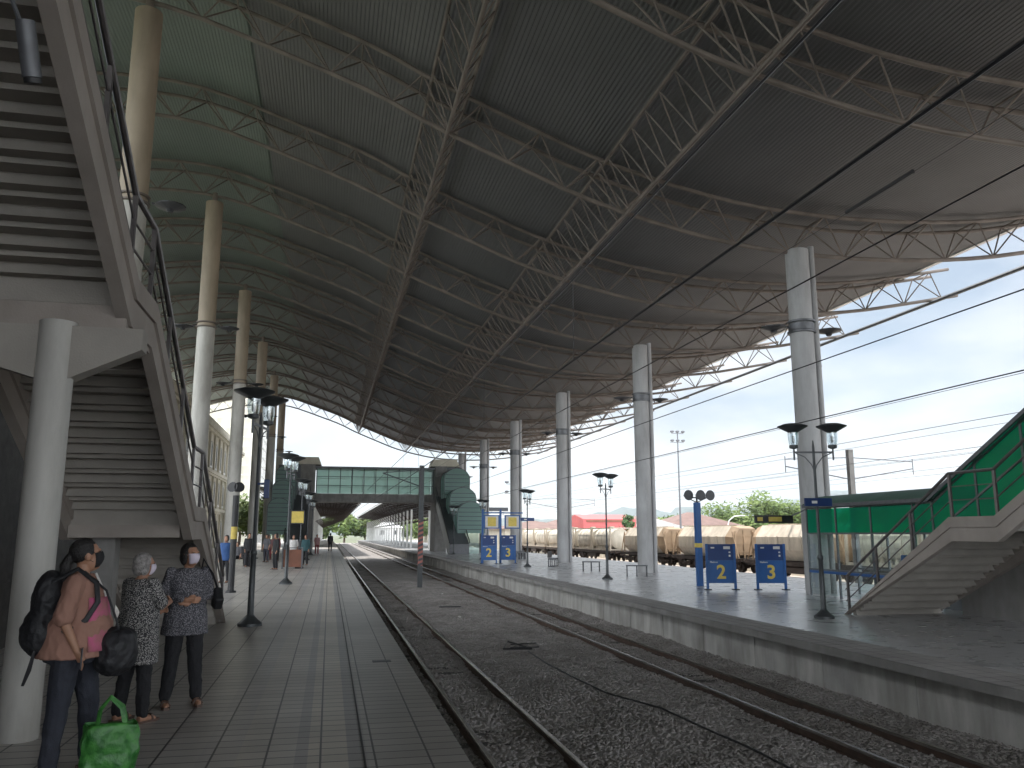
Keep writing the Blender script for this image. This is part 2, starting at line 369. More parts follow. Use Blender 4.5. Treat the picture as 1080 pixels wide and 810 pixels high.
tag(o, 'loose grey ballast stones spread between and beside the rails', 'gravel', kind='stuff')

def track(cx, label, y0=-60, y1=255, zr=-1.0, gy=None):
    t = thing('railway_track', label, 'railway track', (cx, 0, 0)); t['kind'] = 'structure'
    for s in (-1, 1):
        b = MB(); x = s*.5
        b.m = 0; b.prism([(x-.033,zr-.035),(x+.033,zr-.035),(x+.033,zr-.006),(x+.026,zr),(x-.026,zr),(x-.033,zr-.006)], 1, y0, y1)
        b.m = 1; b.prism([(x-.06,zr-.14),(x+.06,zr-.14),(x+.055,zr-.125),(x+.009,zr-.115),(x+.009,zr-.0351),(x-.009,zr-.0351),(x-.009,zr-.115),(x-.055,zr-.125)], 1, y0, y1)
        b.build('rail', ['railhead', 'railside'], t)
    b = MB(); y = y0
    while y < y1: b.box(-.9, .9, y, y+.22, zr-.30, zr-.141); y += .65
    o = b.build('sleeper', 'sleeper', t); o['kind'] = 'stuff'
    return t
track(2.5, 'near railway track with two shiny rails running beside the left platform')
track(7.1, 'second railway track, below the concrete wall of the right platform')
track(22.8, 'nearer sidings track on pale ballast beyond the right platform', -5, 300, -1.1)
track(29.0, 'sidings track carrying the goods wagons', -5, 300, -1.1)

# platforms
tag(sheet_obj('left_platform', -14, 1.08, -60, 255, 0, 'tileL'), kind='structure')
b = MB(); b.box(-14, 1.0, -60, 255, -1.6, -.005); b.box(1.0, 1.078, -60, 255, -.16, -.005); tag(b.build('left_platform_wall', 'concw'), kind='structure')
tag(sheet_obj('right_platform', 9.0, 19.5, -60, 255, -.18, 'tileR'), kind='structure')
b = MB(); b.box(8.1, 9.0, -60, 255, -.31, -.18); tag(b.build('right_platform_coping', 'conc'), kind='structure')
tag(sheet_obj('right_platform_coping_tiles', 8.1, 9.0, -60, 255, -.176, 'tileC'), kind='structure')
b = MB(); b.box(8.55, 19.45, -60, 255, -1.7, -.341)
y = -12
tag(b.build('right_platform_wall', 'concw'), kind='structure')
b = MB(); b.box(9.0, 19.5, -60, 255, -.34, -.184); tag(b.build('right_platform_edge', 'conc'), kind='structure')
b = MB(); y = -8
while y < 120:
    b.box(8.535, 8.549, y, y+2.35, -1.3, -.345); y += 2.4
tag(b.build('wall_panel', 'concw'), 'stained precast concrete facing of the right platform wall', kind='structure')
# thin dark joint on the left platform and its steel cover
b = MB(); b.box(.315, .33, -5, 200, .001, .004); tag(b.build('platform_joint', 'black'), kind='structure')
b = MB(); b.box(.62, .86, 11.35, 11.5, .002, .008); tag(b.build('joint_plate', 'greym', bevel=.002), 'small pale rectangular plate set flush in the left platform near its edge', 'plate')

# ---------------- canopy ----------------
PX = [(-16,15.4),(-13,16.4),(-10,17.0),(-8,17.2),(-6.3,17.15),(-5,16.95),(-3.5,16.5),(-1.6,15.85),(.4,15.15),(2.8,14.05),(5.5,12.95),(7.6,12.15),(9.6,11.6),(12.5,11.05),(15.5,10.85),(19,10.92),(22.5,11.3),(25,11.78),(27.5,12.3)]
xs_, zs_ = np.array([p[0] for p in PX]), np.array([p[1] for p in PX])
# smooth by local quadratic
def prof(x):
    w = np.exp(-((xs_-x)/1.7)**2); A = np.stack([np.ones_like(xs_), xs_-x, (xs_-x)**2], 1)
    c = np.linalg.lstsq(A*w[:,None], zs_*w, rcond=None)[0]; return float(c[0])
CH = 1.18; TW = .55
can = thing('station_canopy', 'vast grey wave shaped canopy on steel arches spanning both platforms and the tracks', 'canopy')
TY = [-45.,-37.5,-30.,-22.5,-15.2,-8.0, 0.0, 7.8, 15.4] + [23.7 + 7.25*k for k in range(12)]
nodes = [-16.0]
while nodes[-1] < 27.3:
    nodes.append(nodes[-1] + 1.0*math.cos(math.atan((prof(nodes[-1]+.5)-prof(nodes[-1]-.5)))))
nodes = nodes[:-1] + [27.4] if (27.4-nodes[-1]) < .5 else nodes + [27.4]
zc = {x: prof(x) for x in nodes}
tb = MB()
tb.tube([(x, 0, zc[x]) for x in nodes], .075, 8)
for s in (-1, 1): tb.tube([(x, s*TW, zc[x]+CH) for x in nodes[:-1]], .07, 8)
for i in range(0, len(nodes)-1):
    x = nodes[i]
    if i % 2 == 0: bt, ups = x, (i-1, i+1)
    else: continue
    for j in ups:
        if 0 <= j < len(nodes)-1:
            for s in (-1, 1): tb.tube([(bt, 0, zc[bt]), (nodes[j], s*TW, zc[nodes[j]]+CH)], .027, 6)
for i in range(1, len(nodes)-1, 2): tb.tube([(nodes[i], -TW, zc[nodes[i]]+CH), (nodes[i], TW, zc[nodes[i]]+CH)], .03, 6)
t0 = tb.build('arch_truss', 'rusty', can, smooth=True); t0.location = (0, TY[0], 0)
for y in TY[1:]: 
    c = t0.copy(); COL.objects.link(c); c.parent = can; c.location = (0, y, 0)
# corrugated sheet
def roof_sheet(xa, xb, m, name):
    pts = []; x = xa; per = [(0,0),(.045,0),(.06,.011),(.105,.011)]
    while x < xb:
        for dx, dz in per: pts.append((x+dx, prof(x+dx)+CH+.16+dz))
        x += .12
    pts.append((x, prof(x)+CH+.16))
    b = MB(); ya, yb = -48., 104.6; n = len(pts)
    b.add([(x,ya,z) for x,z in pts]+[(x,yb,z) for x,z in pts], [(i,i+1,n+i+1,n+i) for i in range(n-1)])
    tp = [(x, prof(x)+CH+.34) for x in np.linspace(xa, xb, 50)]; k = len(tp)
    b.add([(x,ya,z) for x,z in tp]+[(x,yb,z) for x,z in tp], [(i,i+1,k+i+1,k+i) for i in range(k-1)])
    for yy in (ya, yb):
        b.add([(xa,yy,prof(xa)+CH+.16)]+[(x,yy,z-.18) for x,z in tp[1:]]+[(x,yy,z) for x,z in tp[::-1]], [list(range(2*k))])
    return b.build(name, m, can)
roof_sheet(-16.4, -3.2, 'sheet_bounce', 'roof_sheet'); roof_sheet(-3.20, 25.0, 'sheet', 'roof_sheet')
b = MB(); b.prism([(24.95,prof(25)+CH+.1),(25.15,prof(25)+CH+.1),(25.15,prof(25)+CH+.42),(24.95,prof(25)+CH+.42)], 1, -48, 104.6); b.build('eaves_gutter', 'white', can)
b = MB(); pts = [(x, prof(x)+CH) for x in np.arange(-16.4, 25.1, .5)]
for i in range(len(pts)-1):
    (x0,z0),(x1,z1) = pts[i], pts[i+1]; b.prism([(x0,z0-.05),(x1,z1-.05),(x1,z1+.42),(x0,z0+.42)], 1, 104.61, 104.7)
b.build('end_fascia', 'white', can)
def long_truss(x, zb, zt, hw, n0=-45., n1=103.45, step=1.02, r=.06):
    b = MB(); b.tube([(x,n0,zb),(x,n1,zb)], r, 8)
    for s in (-1,1): b.tube([(x+s*hw,n0,zt+prof(x+s*hw)-prof(x)),(x+s*hw,n1,zt+prof(x+s*hw)-prof(x))], r*.9, 8)
    k = 0; y = n0
    while y+step < n1:
        for s in (-1,1):
            b.tube([(x,y,zb),(x+s*hw,y+step/2,zt+prof(x+s*hw)-prof(x))], .022, 5); b.tube([(x,y+step,zb),(x+s*hw,y+step/2,zt+prof(x+s*hw)-prof(x))], .022, 5)
        y += step
    return b.build('longitudinal_truss', 'rusty', can, smooth=True)
long_truss(8.9, prof(8.9)-.06, prof(8.9)+CH-.02, .85)
long_truss(3.1, prof(3.1)-.06, prof(3.1)+CH-.02, .55)
b = MB(); b.tube([(26,-45,prof(26)-.13),(26,103.5,prof(26)-.13)], .09, 8); b.build('edge_tube', 'greym', can, smooth=True)
# columns
def dishlight(b, x, y, z, r=.36):
    b.lathe([(.07,-.1),(.12,-.02),(r,.06),(r,.09),(.1,.14)], (x,y,z), 12)
def colL(y):
    b = MB(); b.m = 1; b.lathe([(.385,0),(.385,10.8)], (-5.75,y,0), 28); b.m = 0; b.lathe([(.383,10.8),(.383,16.72)], (-5.75,y,0), 28)
    c = b.build('column', ['colL','colLw'], can, smooth=True)
    k = MB(); k.lathe([(.34,16.721),(.12,16.8),(.12,17.2)], (-5.75,y,0), 16); k.build('bearing', 'rusty', c)
    k = MB()
    for z in (10.75, 10.95): k.lathe([(.385,0),(.46,.01),(.46,.06),(.385,.07)], (-5.75,y,z), 24)
    k.build('collar', 'rusty', c, smooth=True)
    for dx in (-1,1):
        k = MB(); k.bar((-5.75+dx*.5,y,10.85),(-5.75+dx*.95,y,10.75),.05); dishlight(k, -5.75+dx*1.0, y, 10.72, .42); k.build('floodlight', 'dark', c)
def colR(y):
    b = MB(); b.lathe([(.375,-.18),(.375,10.95)], (14.9,y,0), 28); c = b.build('column', 'colR', can, smooth=True)
    b = MB(); b.tube([(15.38,y-.06,-.18),(15.38,y-.06,11.1)], .11, 14)
    for z in (1.5, 4.8, 7.0, 9.3): b.lathe([(.11,0),(.125,.005),(.125,.05),(.11,.055)], (15.38,y-.06,z), 14)
    b.build('downpipe', 'colR', c, smooth=True)
    k = MB()
    for z in (8.1, 8.45): k.lathe([(.375,0),(.45,.01),(.45,.07),(.375,.08)], (14.9,y,z), 24)
    k.lathe([(.378,8.17),(.41,8.2),(.41,8.42),(.378,8.44)], (14.9,y,0), 24); k.build('collar', 'greym', c, smooth=True)
    for dx in (-1,1):
        k = MB(); k.bar((14.9+dx*.45,y,8.3),(14.9+dx*.95,y,8.2),.05); dishlight(k, 14.9+dx*1.0, y, 8.18, .42); k.build('floodlight', 'dark', c)
for k in range(-4, 6): colL(23.7+14.5*k); colR(23.7+14.5*k)

# ---------------- stairs ----------------
def staircase(x0, x1, seg, name, label, side, z0, cm='stairc'):
    """seg: list of ('f',ystart,zstart,n,rise,going) or ('l',ya,yb,z); stairs climb towards -Y. side: +1 stringer seen is at x1 outer, -1 at x0"""
    t = thing(name, label, 'staircase')
    ctop = []  # curb line points (y,z)
    for sgm in seg:
        if sgm[0] == 'f':
            _, y, z, n, ri, go = sgm
            b = MB(); th = .10
            for i in range(n):   # riser i then tread i
                b.prism([(y-.15,z),(y,z),(y,z+ri-.0502),(y-.10,z+ri-.0502)], 0, x0+.16, x1-.16)      # riser plate
                b.box(x0+.16, x1-.16, y-go+.0, y-.035, z+ri-.05, z+ri-.001)            # tread plate
                y -= go; z += ri
            b.build('flight', 'riser', t)
        else:
            _, ya, yb, z = sgm
            b = MB(); b.box(x0+.15, x1-.15, yb-.02, ya+.02, z-.22, z); b.build('landing', 'riser', t)
    pts = []
    for i, sgm in enumerate(seg):
        if sgm[0] == 'f':
            _, y, z, n, ri, go = sgm
            if not pts: pts.append((y+.12, z-.02))
            pts.append((y-n*go, z+n*ri+.05))
        else: pts.append((sgm[2], sgm[3]+.05))
    def off(d): return [(y, max(z+d, z0)) for y, z in pts]
    for xa in (x0, x1-.18):
        b = MB()
        b.strip(off(0), off(-.20), 0, xa, xa+.18)
        b.strip([(y,z) for y,z in off(-.2001)], off(-.46), 0, xa+.03, xa+.15)
        b.build('stringer', cm, t)
    # railings
    for xr in (x0+.09, x1-.09):
        rt = bpy.data.objects.new('railing', None); COL.objects.link(rt); rt.parent = t
        H = .84
        def up(h): return [(xr, y, z+h) for y, z in pts]
        b = MB(); q = up(H); q[0] = (xr, q[0][1]-.1, q[0][2]+.06); b.tube(q, .032, 8); b.build('handrail', 'rail', rt, smooth=True)
        for h in (.32, .58):
            b = MB(); b.tube(up(h), .013, 6); b.build('midrail', 'rail', rt, smooth=True)
        for i in range(len(pts)-1):
            (ya,za),(yb,zb) = pts[i], pts[i+1]; L = abs(ya-yb); n = max(1, round(L/1.15))
            for k in range(n+ (1 if i == len(pts)-2 else 0)):
                f = k/n; y = ya+(yb-ya)*f; z = za+(zb-za)*f
                if i == 0 and k == 0: y -= .1; z += .06
                b = MB(); b.box(xr-.02, xr+.02, y-.03, y+.03, z, z+H-.02); b.build('post', 'rail', rt)
    return t
ri, go = .165, .2905
st = staircase(-3.6, -1.84, [('f',16.78,0,12,ri,.29),('l',13.3,12.45,1.98),('f',12.45,1.98,12,ri,.2917),('l',8.95,8.05,3.96),('f',8.05,3.96,12,ri,.2917),('l',4.55,2.6,5.94)],
   'staircase', 'tall grey concrete staircase with dark railings climbing overhead on the left platform', 1, 0)
b = MB(); b.tube([(-2.42,7.83,0),(-2.42,7.83,3.5)], .155, 24); b.build('support_column', 'colLw', st, smooth=True)
b = MB(); 
for sx in (1,):
    b.prism([(-2.3,2.98),(-1.70,3.27),(-1.70,3.46),(-2.3,3.46)], 1, 7.75, 7.95)
    b.prism([(-2.54,2.98),(-2.54,3.46),(-3.7,3.46),(-3.7,3.22),(-3.35,3.22)], 1, 7.75, 7.95)
b.build('landing_beam', 'riser', st)
b = MB(); b.box(-3.6,-1.9,7.96,9.3,3.50,3.72); b.build('landing_soffit', 'stairc', st)
b = MB(); b.box(-3.44,-2.02,12.3,13.4,1.60,1.77); b.build('landing_soffit', 'stairc', st)
b = MB(); b.box(-3.2,-2.9,12.6,12.9,0,1.6); b.build('support_column', 'conc', st)
b = MB(); b.box(-2.6,-2.35,3.0,3.25,0,5.7); b.build('support_column', 'conc', st)
sr = staircase(11.7, 14.25, [('f',17.5,-.18,12,.175,.292),('l',14.0,12.86,1.92),('f',12.86,1.92,12,.175,.292),('l',9.36,7.5,4.02),('f',7.5,4.02,10,.175,.292),('l',4.58,2.5,5.77)],
   'staircase', 'grey concrete staircase with landing rising to the right from the right platform', -1, -.18)
b = MB(); b.tube([(12.5,8.6,-.18),(12.5,8.6,3.8)], .17, 20); b.build('support_column', 'colR', sr, smooth=True)
b = MB(); b.tube([(12.5,3.4,-.18),(12.5,3.4,5.5)], .17, 20); b.build('support_column', 'colR', sr, smooth=True)
# overhead bridge behind the camera joining the two stairs
fb = thing('footbridge', 'covered concrete footbridge overhead linking the two staircases', 'footbridge')
b = MB(); b.box(-4.4, 14.3, .4, 2.4, 5.95, 6.2); b.build('deck', 'conc', fb)
b = MB(); b.box(-1.8, 11.6, 2.3, 2.4, 6.21, 7.1); b.build('parapet', 'stairc', fb)
# walls by the stairs
b = MB(); b.box(-5.0, -4.6, -8, 18.2, 0, 6.6); b.box(-4.598,-4.56,-8,18.2,.95,1.0); b.build('x', 'granite'); bpy.data.objects['x'].name = 'partition_wall'
tag(bpy.data.objects['partition_wall'], 'dark grey concrete wall behind the left staircase', 'wall')
b = MB(); b.prism([(16.9,-.18),(10.9,-.18),(8.0,-.18),(8.0,4.2),(10.5,4.2),(14.0,1.75),(16.9,.2)], 0, 14.27, 14.33)
b.build('partition_wall', 'conc'); tag(bpy.data.objects['partition_wall.001'], 'dark concrete wall under the green shelter beside the right staircase', 'wall')

# cctv / lamp can over the top left
t = thing('security_camera', 'grey cylindrical security camera hanging under the staircase at top left', 'security camera', (-1.9, 5.0, 4.5))
b = MB(); b.tube([(0,0,.18),(.03,.12,-.12)], .055, 16); b.build('body', 'greym', t, smooth=True)
b = MB(); b.tube([(.031,.124,-.121),(.034,.136,-.15)], .05, 16); b.build('lens', 'black', t, smooth=True)
b = MB(); b.tube([(0,.02,.1),(-.1,.0,.35),(-.05,-.05,1.0)], .014, 8); b.build('bracket', 'greym', t)

# ---------------- escalator shelter with green sheets ----------------
sh = thing('escalator_shelter', 'glazed escalator shelter with translucent green upper panels and curved roof', 'shelter')
def srf(y): return 0 if y > 17.7 else (17.7-y)*.545
xa, xb = 14.36, 16.0
ysl = [23.2, 21.7, 20.1, 18.4, 17.7, 16.2, 14.8, 13.3, 11.8, 10.3, 8.8]
b = MB(); 
for i, y in enumerate(ysl[:-1]): pass
for y in ysl:
    for x in (xa, xb): b = MB(); b.box(x-.025, x+.025, y-.03, y+.03, -.18+(0 if y>17.6 else max(0,srf(y)-1.0)), 2.47+srf(y)); b.build('frame_post', 'greym', sh)
def panels(z0, z1, m, name, follow0=True, x=None, ys=ysl):
    for xx in ((xa, xb) if x is None else x):
        for i in range(len(ys)-1):
            y0, y1 = ys[i], ys[i+1]
            p = MB(); p.prism([(y0-.035, z0+srf(y0)),(y1+.035, z0+srf(y1)),(y1+.035,z1+srf(y1)),(y0-.035,z1+srf(y0))], 0, xx-.006, xx+.006)
            p.build(name, m, sh)
panels(1.68, 2.38, 'greent', 'green_panel')
panels(.62, 1.64, 'glass', 'glass_panel', ys=ysl[:5]); panels(-.12, .58, 'glass', 'glass_panel', ys=ysl[:4])
panels(.55, 1.64, 'greent', 'green_panel', ys=ysl[4:])
b = MB()
for x in (xa, xb):
    for z in (.6, 1.66, 2.42):
        q = [(x, y, z+srf(y)) for y in ysl] if z > .7 else [(x,23.2,.6),(x,17.7,.6)]
        for i in range(len(q)-1): b.bar(q[i], q[i+1], .055, .05)
b.build('frame_rail', 'greym', sh)
b = MB(); b.box(xa-.03, xa+.0, 17.7, 23.2, .5, .57); b.build('blue_band', 'blue', sh)
b = MB(); n = 9
def vault(y, z, r0=.0): return [(xa-.12+(xb-xa+.24)*k/n, y, z+.30*math.sin(PI*k/n)+r0) for k in range(n+1)]
for i in range(len(ysl)-1):
    A, B_ = vault(ysl[i]+(.1 if i==0 else 0), 2.48+srf(ysl[i])), vault(ysl[i+1], 2.48+srf(ysl[i+1]))
    A2, B2 = [(x,y,z+.03) for x,y,z in A], [(x,y,z+.03) for x,y,z in B_]
    if i < 4 : b.m = 0
    else: b.m = 1
    b.add(A+B_, [(k,k+1,n+2+k,n+1+k) for k in range(n)]); b.add(A2+B2, [(k,k+1,n+2+k,n+1+k) for k in range(n)])
b.build('vault_roof', ['groof','greent'], sh)
b = MB()
for y in ysl: 
    v = vault(y, 2.45+srf(y))
    for i in range(n): b.bar(v[i], v[i+1], .05, .05)
for x in (xa-.12, xb+.12):
    q = [(x, y, 2.47+srf(y)) for y in ysl]
    for i in range(len(q)-1): b.bar(q[i], q[i+1], .07, .09)
b.build('roof_rib', 'greym', sh)
b = MB(); b.box(14.8, 15.5, 19.4, 19.6, -.18, 1.1); b.build('escalator_end', 'blue', sh, bevel=.03)
b = MB(); b.prism([(18.4,-.18),(17.4,-.18),(9,4.3),(9,5.2),(17.4,.75),(18.4,.75)], 0, 15.0, 15.5); b.build('escalator_truss', 'greym', sh)
# long sign on the shelter's far end
t = thing('hanging_sign', 'dark narrow exit sign board sticking out from the far end of the green shelter', 'sign', (13.45, 23.75, 2.1))
b = MB(); b.box(-.55, .75, -.04, .04, -.12, .12); b.build('board', 'black', t, bevel=.01)
b = MB(); b.box(-.1, .35, -.045, -.0405, -.07, .07); b.box(-.48, -.3, -.045, -.0405, -.06, .06); b.build('lettering', 'yellow', t)
b = MB(); b.bar((.7,0,.1),(.95,-.5,.3),.04); b.build('bracket', 'dark', t)

# ---------------- text helper ----------------
def text(s, size, m, parent, loc, rz=0, ext=.004, bold=0, name='lettering'):
    cu = bpy.data.curves.new(name, 'FONT'); cu.body = s; cu.size = size; cu.extrude = ext; cu.offset = bold; cu.align_x = 'CENTER'; cu.align_y = 'CENTER'
    o = bpy.data.objects.new(name+'_c', cu); COL.objects.link(o)
    dg = bpy.context.evaluated_depsgraph_get(); me = bpy.data.meshes.new_from_object(o.evaluated_get(dg))
    bpy.data.objects.remove(o); q = bpy.data.objects.new(name, me); COL.objects.link(q); me.materials.clear(); me.materials.append(M[m])
    q.parent = parent; q.location = loc; q.rotation_euler = (R(90), 0, rz); return q

# ---------------- lamp posts ----------------
def lamp_post(label, loc, rz, group, s=1.):
    t = thing('lamp_post', label, 'lamp post', loc, rz, group)
    b = MB(); b.lathe([(.22,0),(.22,.05),(.15,.10),(.09,.16),(.062,.2),(.05,1.25),(.066,1.28),(.066,1.33),(.036,1.38),(.03,3.78),(.02,3.86),(.012,3.93)], n=12); b.build('pole', 'lampm', t, smooth=True)
    b = MB(); b.bar((-.44*s,0,3.66),(.44*s,0,3.66),.03,.04)
    for sx in (-1,1):
        b.tube([(.0,0,3.2),(sx*.06,0,3.38),(sx*.2,0,3.55),(sx*.4*s,0,3.64)], .012, 6); b.tube([(sx*.44*s,0,3.48),(sx*.44*s,0,3.8)], .022, 8)
    b.build('arm', 'greym', t)
    for sx in (-1,1):
        x = sx*.44*s
        b = MB(); b.lathe([(.05,3.74),(.10,3.76),(.10,3.82),(.03,3.83)], (x,0,0), 14); b.lathe([(.10,4.11),(.13,4.13),(.33*s,4.24),(.34*s,4.26),(.2,4.31),(.03,4.33)], (x,0,0), 20); l = b.build('lamp_head', 'lampm', t, smooth=True)
        b = MB(); b.lathe([(.095,3.831),(.115,3.95),(.12,4.109)], (x,0,0), 14); b.build('lantern_glass', 'lantern', l, smooth=True)
        b = MB(); b.lathe([(.03,3.875),(.035,4.0),(.02,4.05)], (x,0,0), 8); b.build('bulb', 'white', l, smooth=True)
    return t
L1 = lamp_post('nearest twin lamp post on the left platform, its blue plate facing the tracks', (-1.35,16.25,0), R(78), 'lamp posts on the left platform', 1.1)
index_kids(L1)
for i, (y, lb) in enumerate(((29.2,'second lamp post on the left platform, in front of the brown box'),(42.2,'third lamp post on the left platform, just behind the brown box'),(55.2,'fourth lamp post on the left platform, before the footbridge tower'),(68.2,'small far lamp post beside the foot of the left footbridge tower'))):
    dup(L1, (-1.35+.0*i, y, 0), R(78), lb)
L2 = lamp_post('nearest twin lamp post on the right platform, at the foot of the stairs', (10.73,16.9,-.18), R(-14), 'lamp posts on the right platform', 1.0)
index_kids(L2)
for y, x, lb in ((33.0,11.2,'twin lamp post on the right platform, left of the second thick column'),(46.1,10.95,'twin lamp post carrying a small dark plate near the far blue signs'),(60.5,11.0,'far lamp post on the right platform near the white wall'),(75,11.0,'tiny farthest lamp post on the right platform below the footbridge')):
    dup(L2, (x,y,-.18), R(42 if y < 40 else 58), lb)
def plate(loc, w, label, rz=0):
    t = thing('name_plate', label, 'sign', loc, rz)
    b = MB(); b.box(-w/2,w/2,-.02,.02,-.09,.09); b.build('board', 'navy', t, bevel=.006)
    b = MB(); b.box(-w/2*.5,-w/2*.1,-.024,-.0205,-.03,.03); b.build('lettering', 'white', t)
plate((10.72,16.83,2.35), .68, 'blue plate fixed across the nearest lamp post of the right platform')
plate((10.93,46.0,2.45), .8, 'small dark plate across the lamp post left of the thick column')
t = thing('flag_bracket', 'small blue box hung on the nearest lamp post of the left platform', 'box', (-1.22,16.15,2.45))
b = MB(); b.box(.0,.10,-.05,.05,-.15,.2); b.box(-.12,0,-.012,.012,.1,.14); b.build('box', 'navy', t, bevel=.01)

# speaker pole left (black with yellow band) and blue one right
t = thing('speaker_pole', 'thick black pole with a yellow band and round speaker on top, beside the stair foot', 'pole', (-2.68,25.37,0))
b = MB(); b.lathe([(.15,0),(.15,.05),(.088,.06),(.088,2.75)], n=16); b.build('pole', 'black', t, smooth=True)
b = MB(); b.lathe([(.091,1.5),(.091,1.85)], n=16); b.build('band', 'yellow', t, smooth=True)
for a in (0, PI*.9): 
    b = MB(); b.tube([(0,0,2.9),(.05*math.cos(a),-.1,2.95),(.1*math.cos(a),-.24,2.98)], 0, 14, rs=[.05,.08,.15]); b.build('speaker', 'black', t, smooth=True)
t = thing('speaker_pole', 'square blue pole topped by three dark horn speakers, left of the sign with number 2', 'pole', (13.0,28.1,-.18))
b = MB(); b.box(-.1,.1,-.1,.1,0,2.95); b.build('pole', 'blue', t, bevel=.01)
b = MB(); b.box(-.103,.103,-.103,.103,1.35,1.5); b.build('band', 'yellow', t)
b = MB(); b.bar((-.42,0,3.12),(.42,0,3.12),.04); b.bar((0,0,2.95),(0,0,3.2),.05); b.bar((0,0,2.95),(-.35,0,3.1),.03); b.bar((0,0,2.95),(.35,0,3.1),.03); b.build('bracket', 'dark', t)
for dx, dy in ((-.42,0),(0,-.1),(.42,0)):
    b = MB(); b.tube([(dx,dy+.1,3.2),(dx,dy,3.2),(dx+.02,dy-.2,3.2)], 0, 16, rs=[.05,.09,.19]); b.build('horn_speaker', 'dark', t, smooth=True)

# blue numbered signs
def num_sign(loc, num, label, rz=0, group='blue numbered platform signs', s=1., thick=.08, h=1.5):
    t = thing('platform_sign', label, 'sign', loc, rz, group)
    w = .92*s; hh = h
    for sx in (-1,1):
        b = MB(); b.box(sx*w/2-.04,sx*w/2+.04,-.035,.035,.03,hh); b.build('leg', 'blue', t, bevel=.006)
        b = MB(); b.box(sx*w/2-.11,sx*w/2+.11,-.12,.12,0,.03); b.build('foot', 'dark', t, bevel=.006)
    b = MB(); b.box(-w/2+.042,w/2-.042,-.02,.02,.22,hh*.64); p = b.build('panel', 'blue', t)
    text(num, .62*hh/1.5, 'yellow', p, (.0,-.026,.56*hh/1.5), bold=.014, name='number')
    text('Platform', .075*hh/1.5, 'white', p, (-w*.25,-.024,.90*hh/1.5), bold=0)
    b = MB(); b.box(-w/2+.042,w/2-.042,-.021,.021,hh*.642,hh-.01); p = b.build('panel', 'navy', t)
    b = MB()
    for (x0,x1,z0,z1) in ((-.32,-.2,.9,.93),(.1,.32,.885,.945),(.27,.33,.72,.76),(.27,.33,.80,.83)): b.box(x0*s,x1*s,-.024,-.0215,z0*hh,z1*hh)
    b.build('lettering', 'cwhite', p)
    return t
num_sign((12.8,26.0,-.18), '2', 'nearer blue floor sign with large yellow 2 beside the blue speaker pole', R(-13))
num_sign((14.4,25.6,-.18), '3', 'nearer blue floor sign with large yellow 3 left of the green shelter', R(-13))
num_sign((9.75,51.4,-.18), '2', 'small far blue sign reading 2, left of its pair', R(-6), h=1.75)
num_sign((11.05,51.8,-.18), '3', 'small far blue sign reading 3, right of its pair', R(-6), h=1.75)
t = thing('display_stand', 'tall blue frame carrying two yellow and grey display boards over the far numbered signs', 'display', (10.45,52,-.18))
b = MB(); 
for x in (-1.0,.15): b.box(x-.06,x+.06,-.06,.06,0,3.35)
b.box(-1.0,1.6,-.03,.03,3.1,3.18); b.build('frame', 'blue', t)
for x in (-.42,.92):
    b = MB(); b.box(x-.5,x+.5,-.05,.05,2.15,3.0); k = b.build('board', 'blue', t)
    b = MB(); b.box(x-.42,x+.42,-.056,-.051,2.22,2.93); k2 = b.build('screen', 'cwhite', k)
    b = MB(); b.box(x-.27,x+.27,-.060,-.057,2.3,2.86); b.build('notice', 'yellow', k)
t = thing('display_stand', 'black post with a yellow display board in front of the left footbridge tower', 'display', (-1.5,40.,0))
b = MB(); b.box(-.36,-.26,-.05,.05,0,2.8); b.build('post', 'black', t)
b = MB(); b.box(-.26,.36,-.06,.06,2.1,2.72); k = b.build('board', 'black', t)
b = MB(); b.box(-.22,.32,-.066,-.061,2.15,2.67); b.build('notice', 'yellow', k)
# brown box counter
t = thing('ticket_counter', 'brown boxed counter with pale frame standing on the left platform', 'counter', (-1.68,42,0))
b = MB(); b.box(-.42,.42,-.25,.25,.08,.9); b.build('panel', 'brown', t, bevel=.01)
b = MB()
for x in (-.45,.45): b.box(x-.03,x+.03,-.28,.28,0,.96)
b.box(-.48,.48,-.28,.28,.961,1.0); b.build('frame', 'greym', t)
# benches on the right platform
def bench(loc, label, rz=0, w=1.3, back=False):
    t = thing('bench', label, 'bench', loc, rz, 'benches on the right platform')
    b = MB(); b.box(-w/2,w/2,-.2,.2,.44,.49); b.build('seat', 'greym', t, bevel=.01)
    for x in (-w/2+.05,0,w/2-.05):
        b = MB(); b.bar((x,-.17,0),(x,-.17,.44),.05); b.bar((x,.17,0),(x,.17,.44),.05); b.bar((x,-.17,.025),(x,.17,.025),.045); b.bar((x,-.17,.415),(x,.17,.415),.045); b.build('leg', 'dark', t)
    if back:
        b = MB(); b.box(-w/2,w/2,.18,.22,.5,.85); b.build('backrest', 'dark', t, bevel=.01)
bench((13.2,34.9,-.18), 'bench of grey slab on dark frames in front of the second thick column', R(-20), .95)
bench((12.75,40.0,-.18), 'grey slab bench standing behind the second lamp post', R(-20), .9)
bench((12.5,46.3,-.18), 'dark bench with backrest in front of the third column', R(62), 1.0, True)
t = thing('bench', 'low round seat ring of dark panels around the foot of the fourth column', 'bench', (14.9,67.2,-.18))
b = MB(); b.lathe([(.75,.0),(.75,.42),(.8,.43),(.8,.48)], n=10); b.build('seat', 'greym', t)
t = thing('bench', 'pale slab seat ring built around the column behind the far numbered signs', 'bench', (13.6,60.5,-.18))
b = MB(); b.lathe([(.7,.44),(.72,.45),(.72,.5)], n=12); b.build('seat', 'greym', t)
b = MB()
for k in range(8): b.bar((.6*math.cos(k*PI/4),.6*math.sin(k*PI/4),0),(.6*math.cos(k*PI/4),.6*math.sin(k*PI/4),.44),.09)
b.build('leg', 'dark', t)

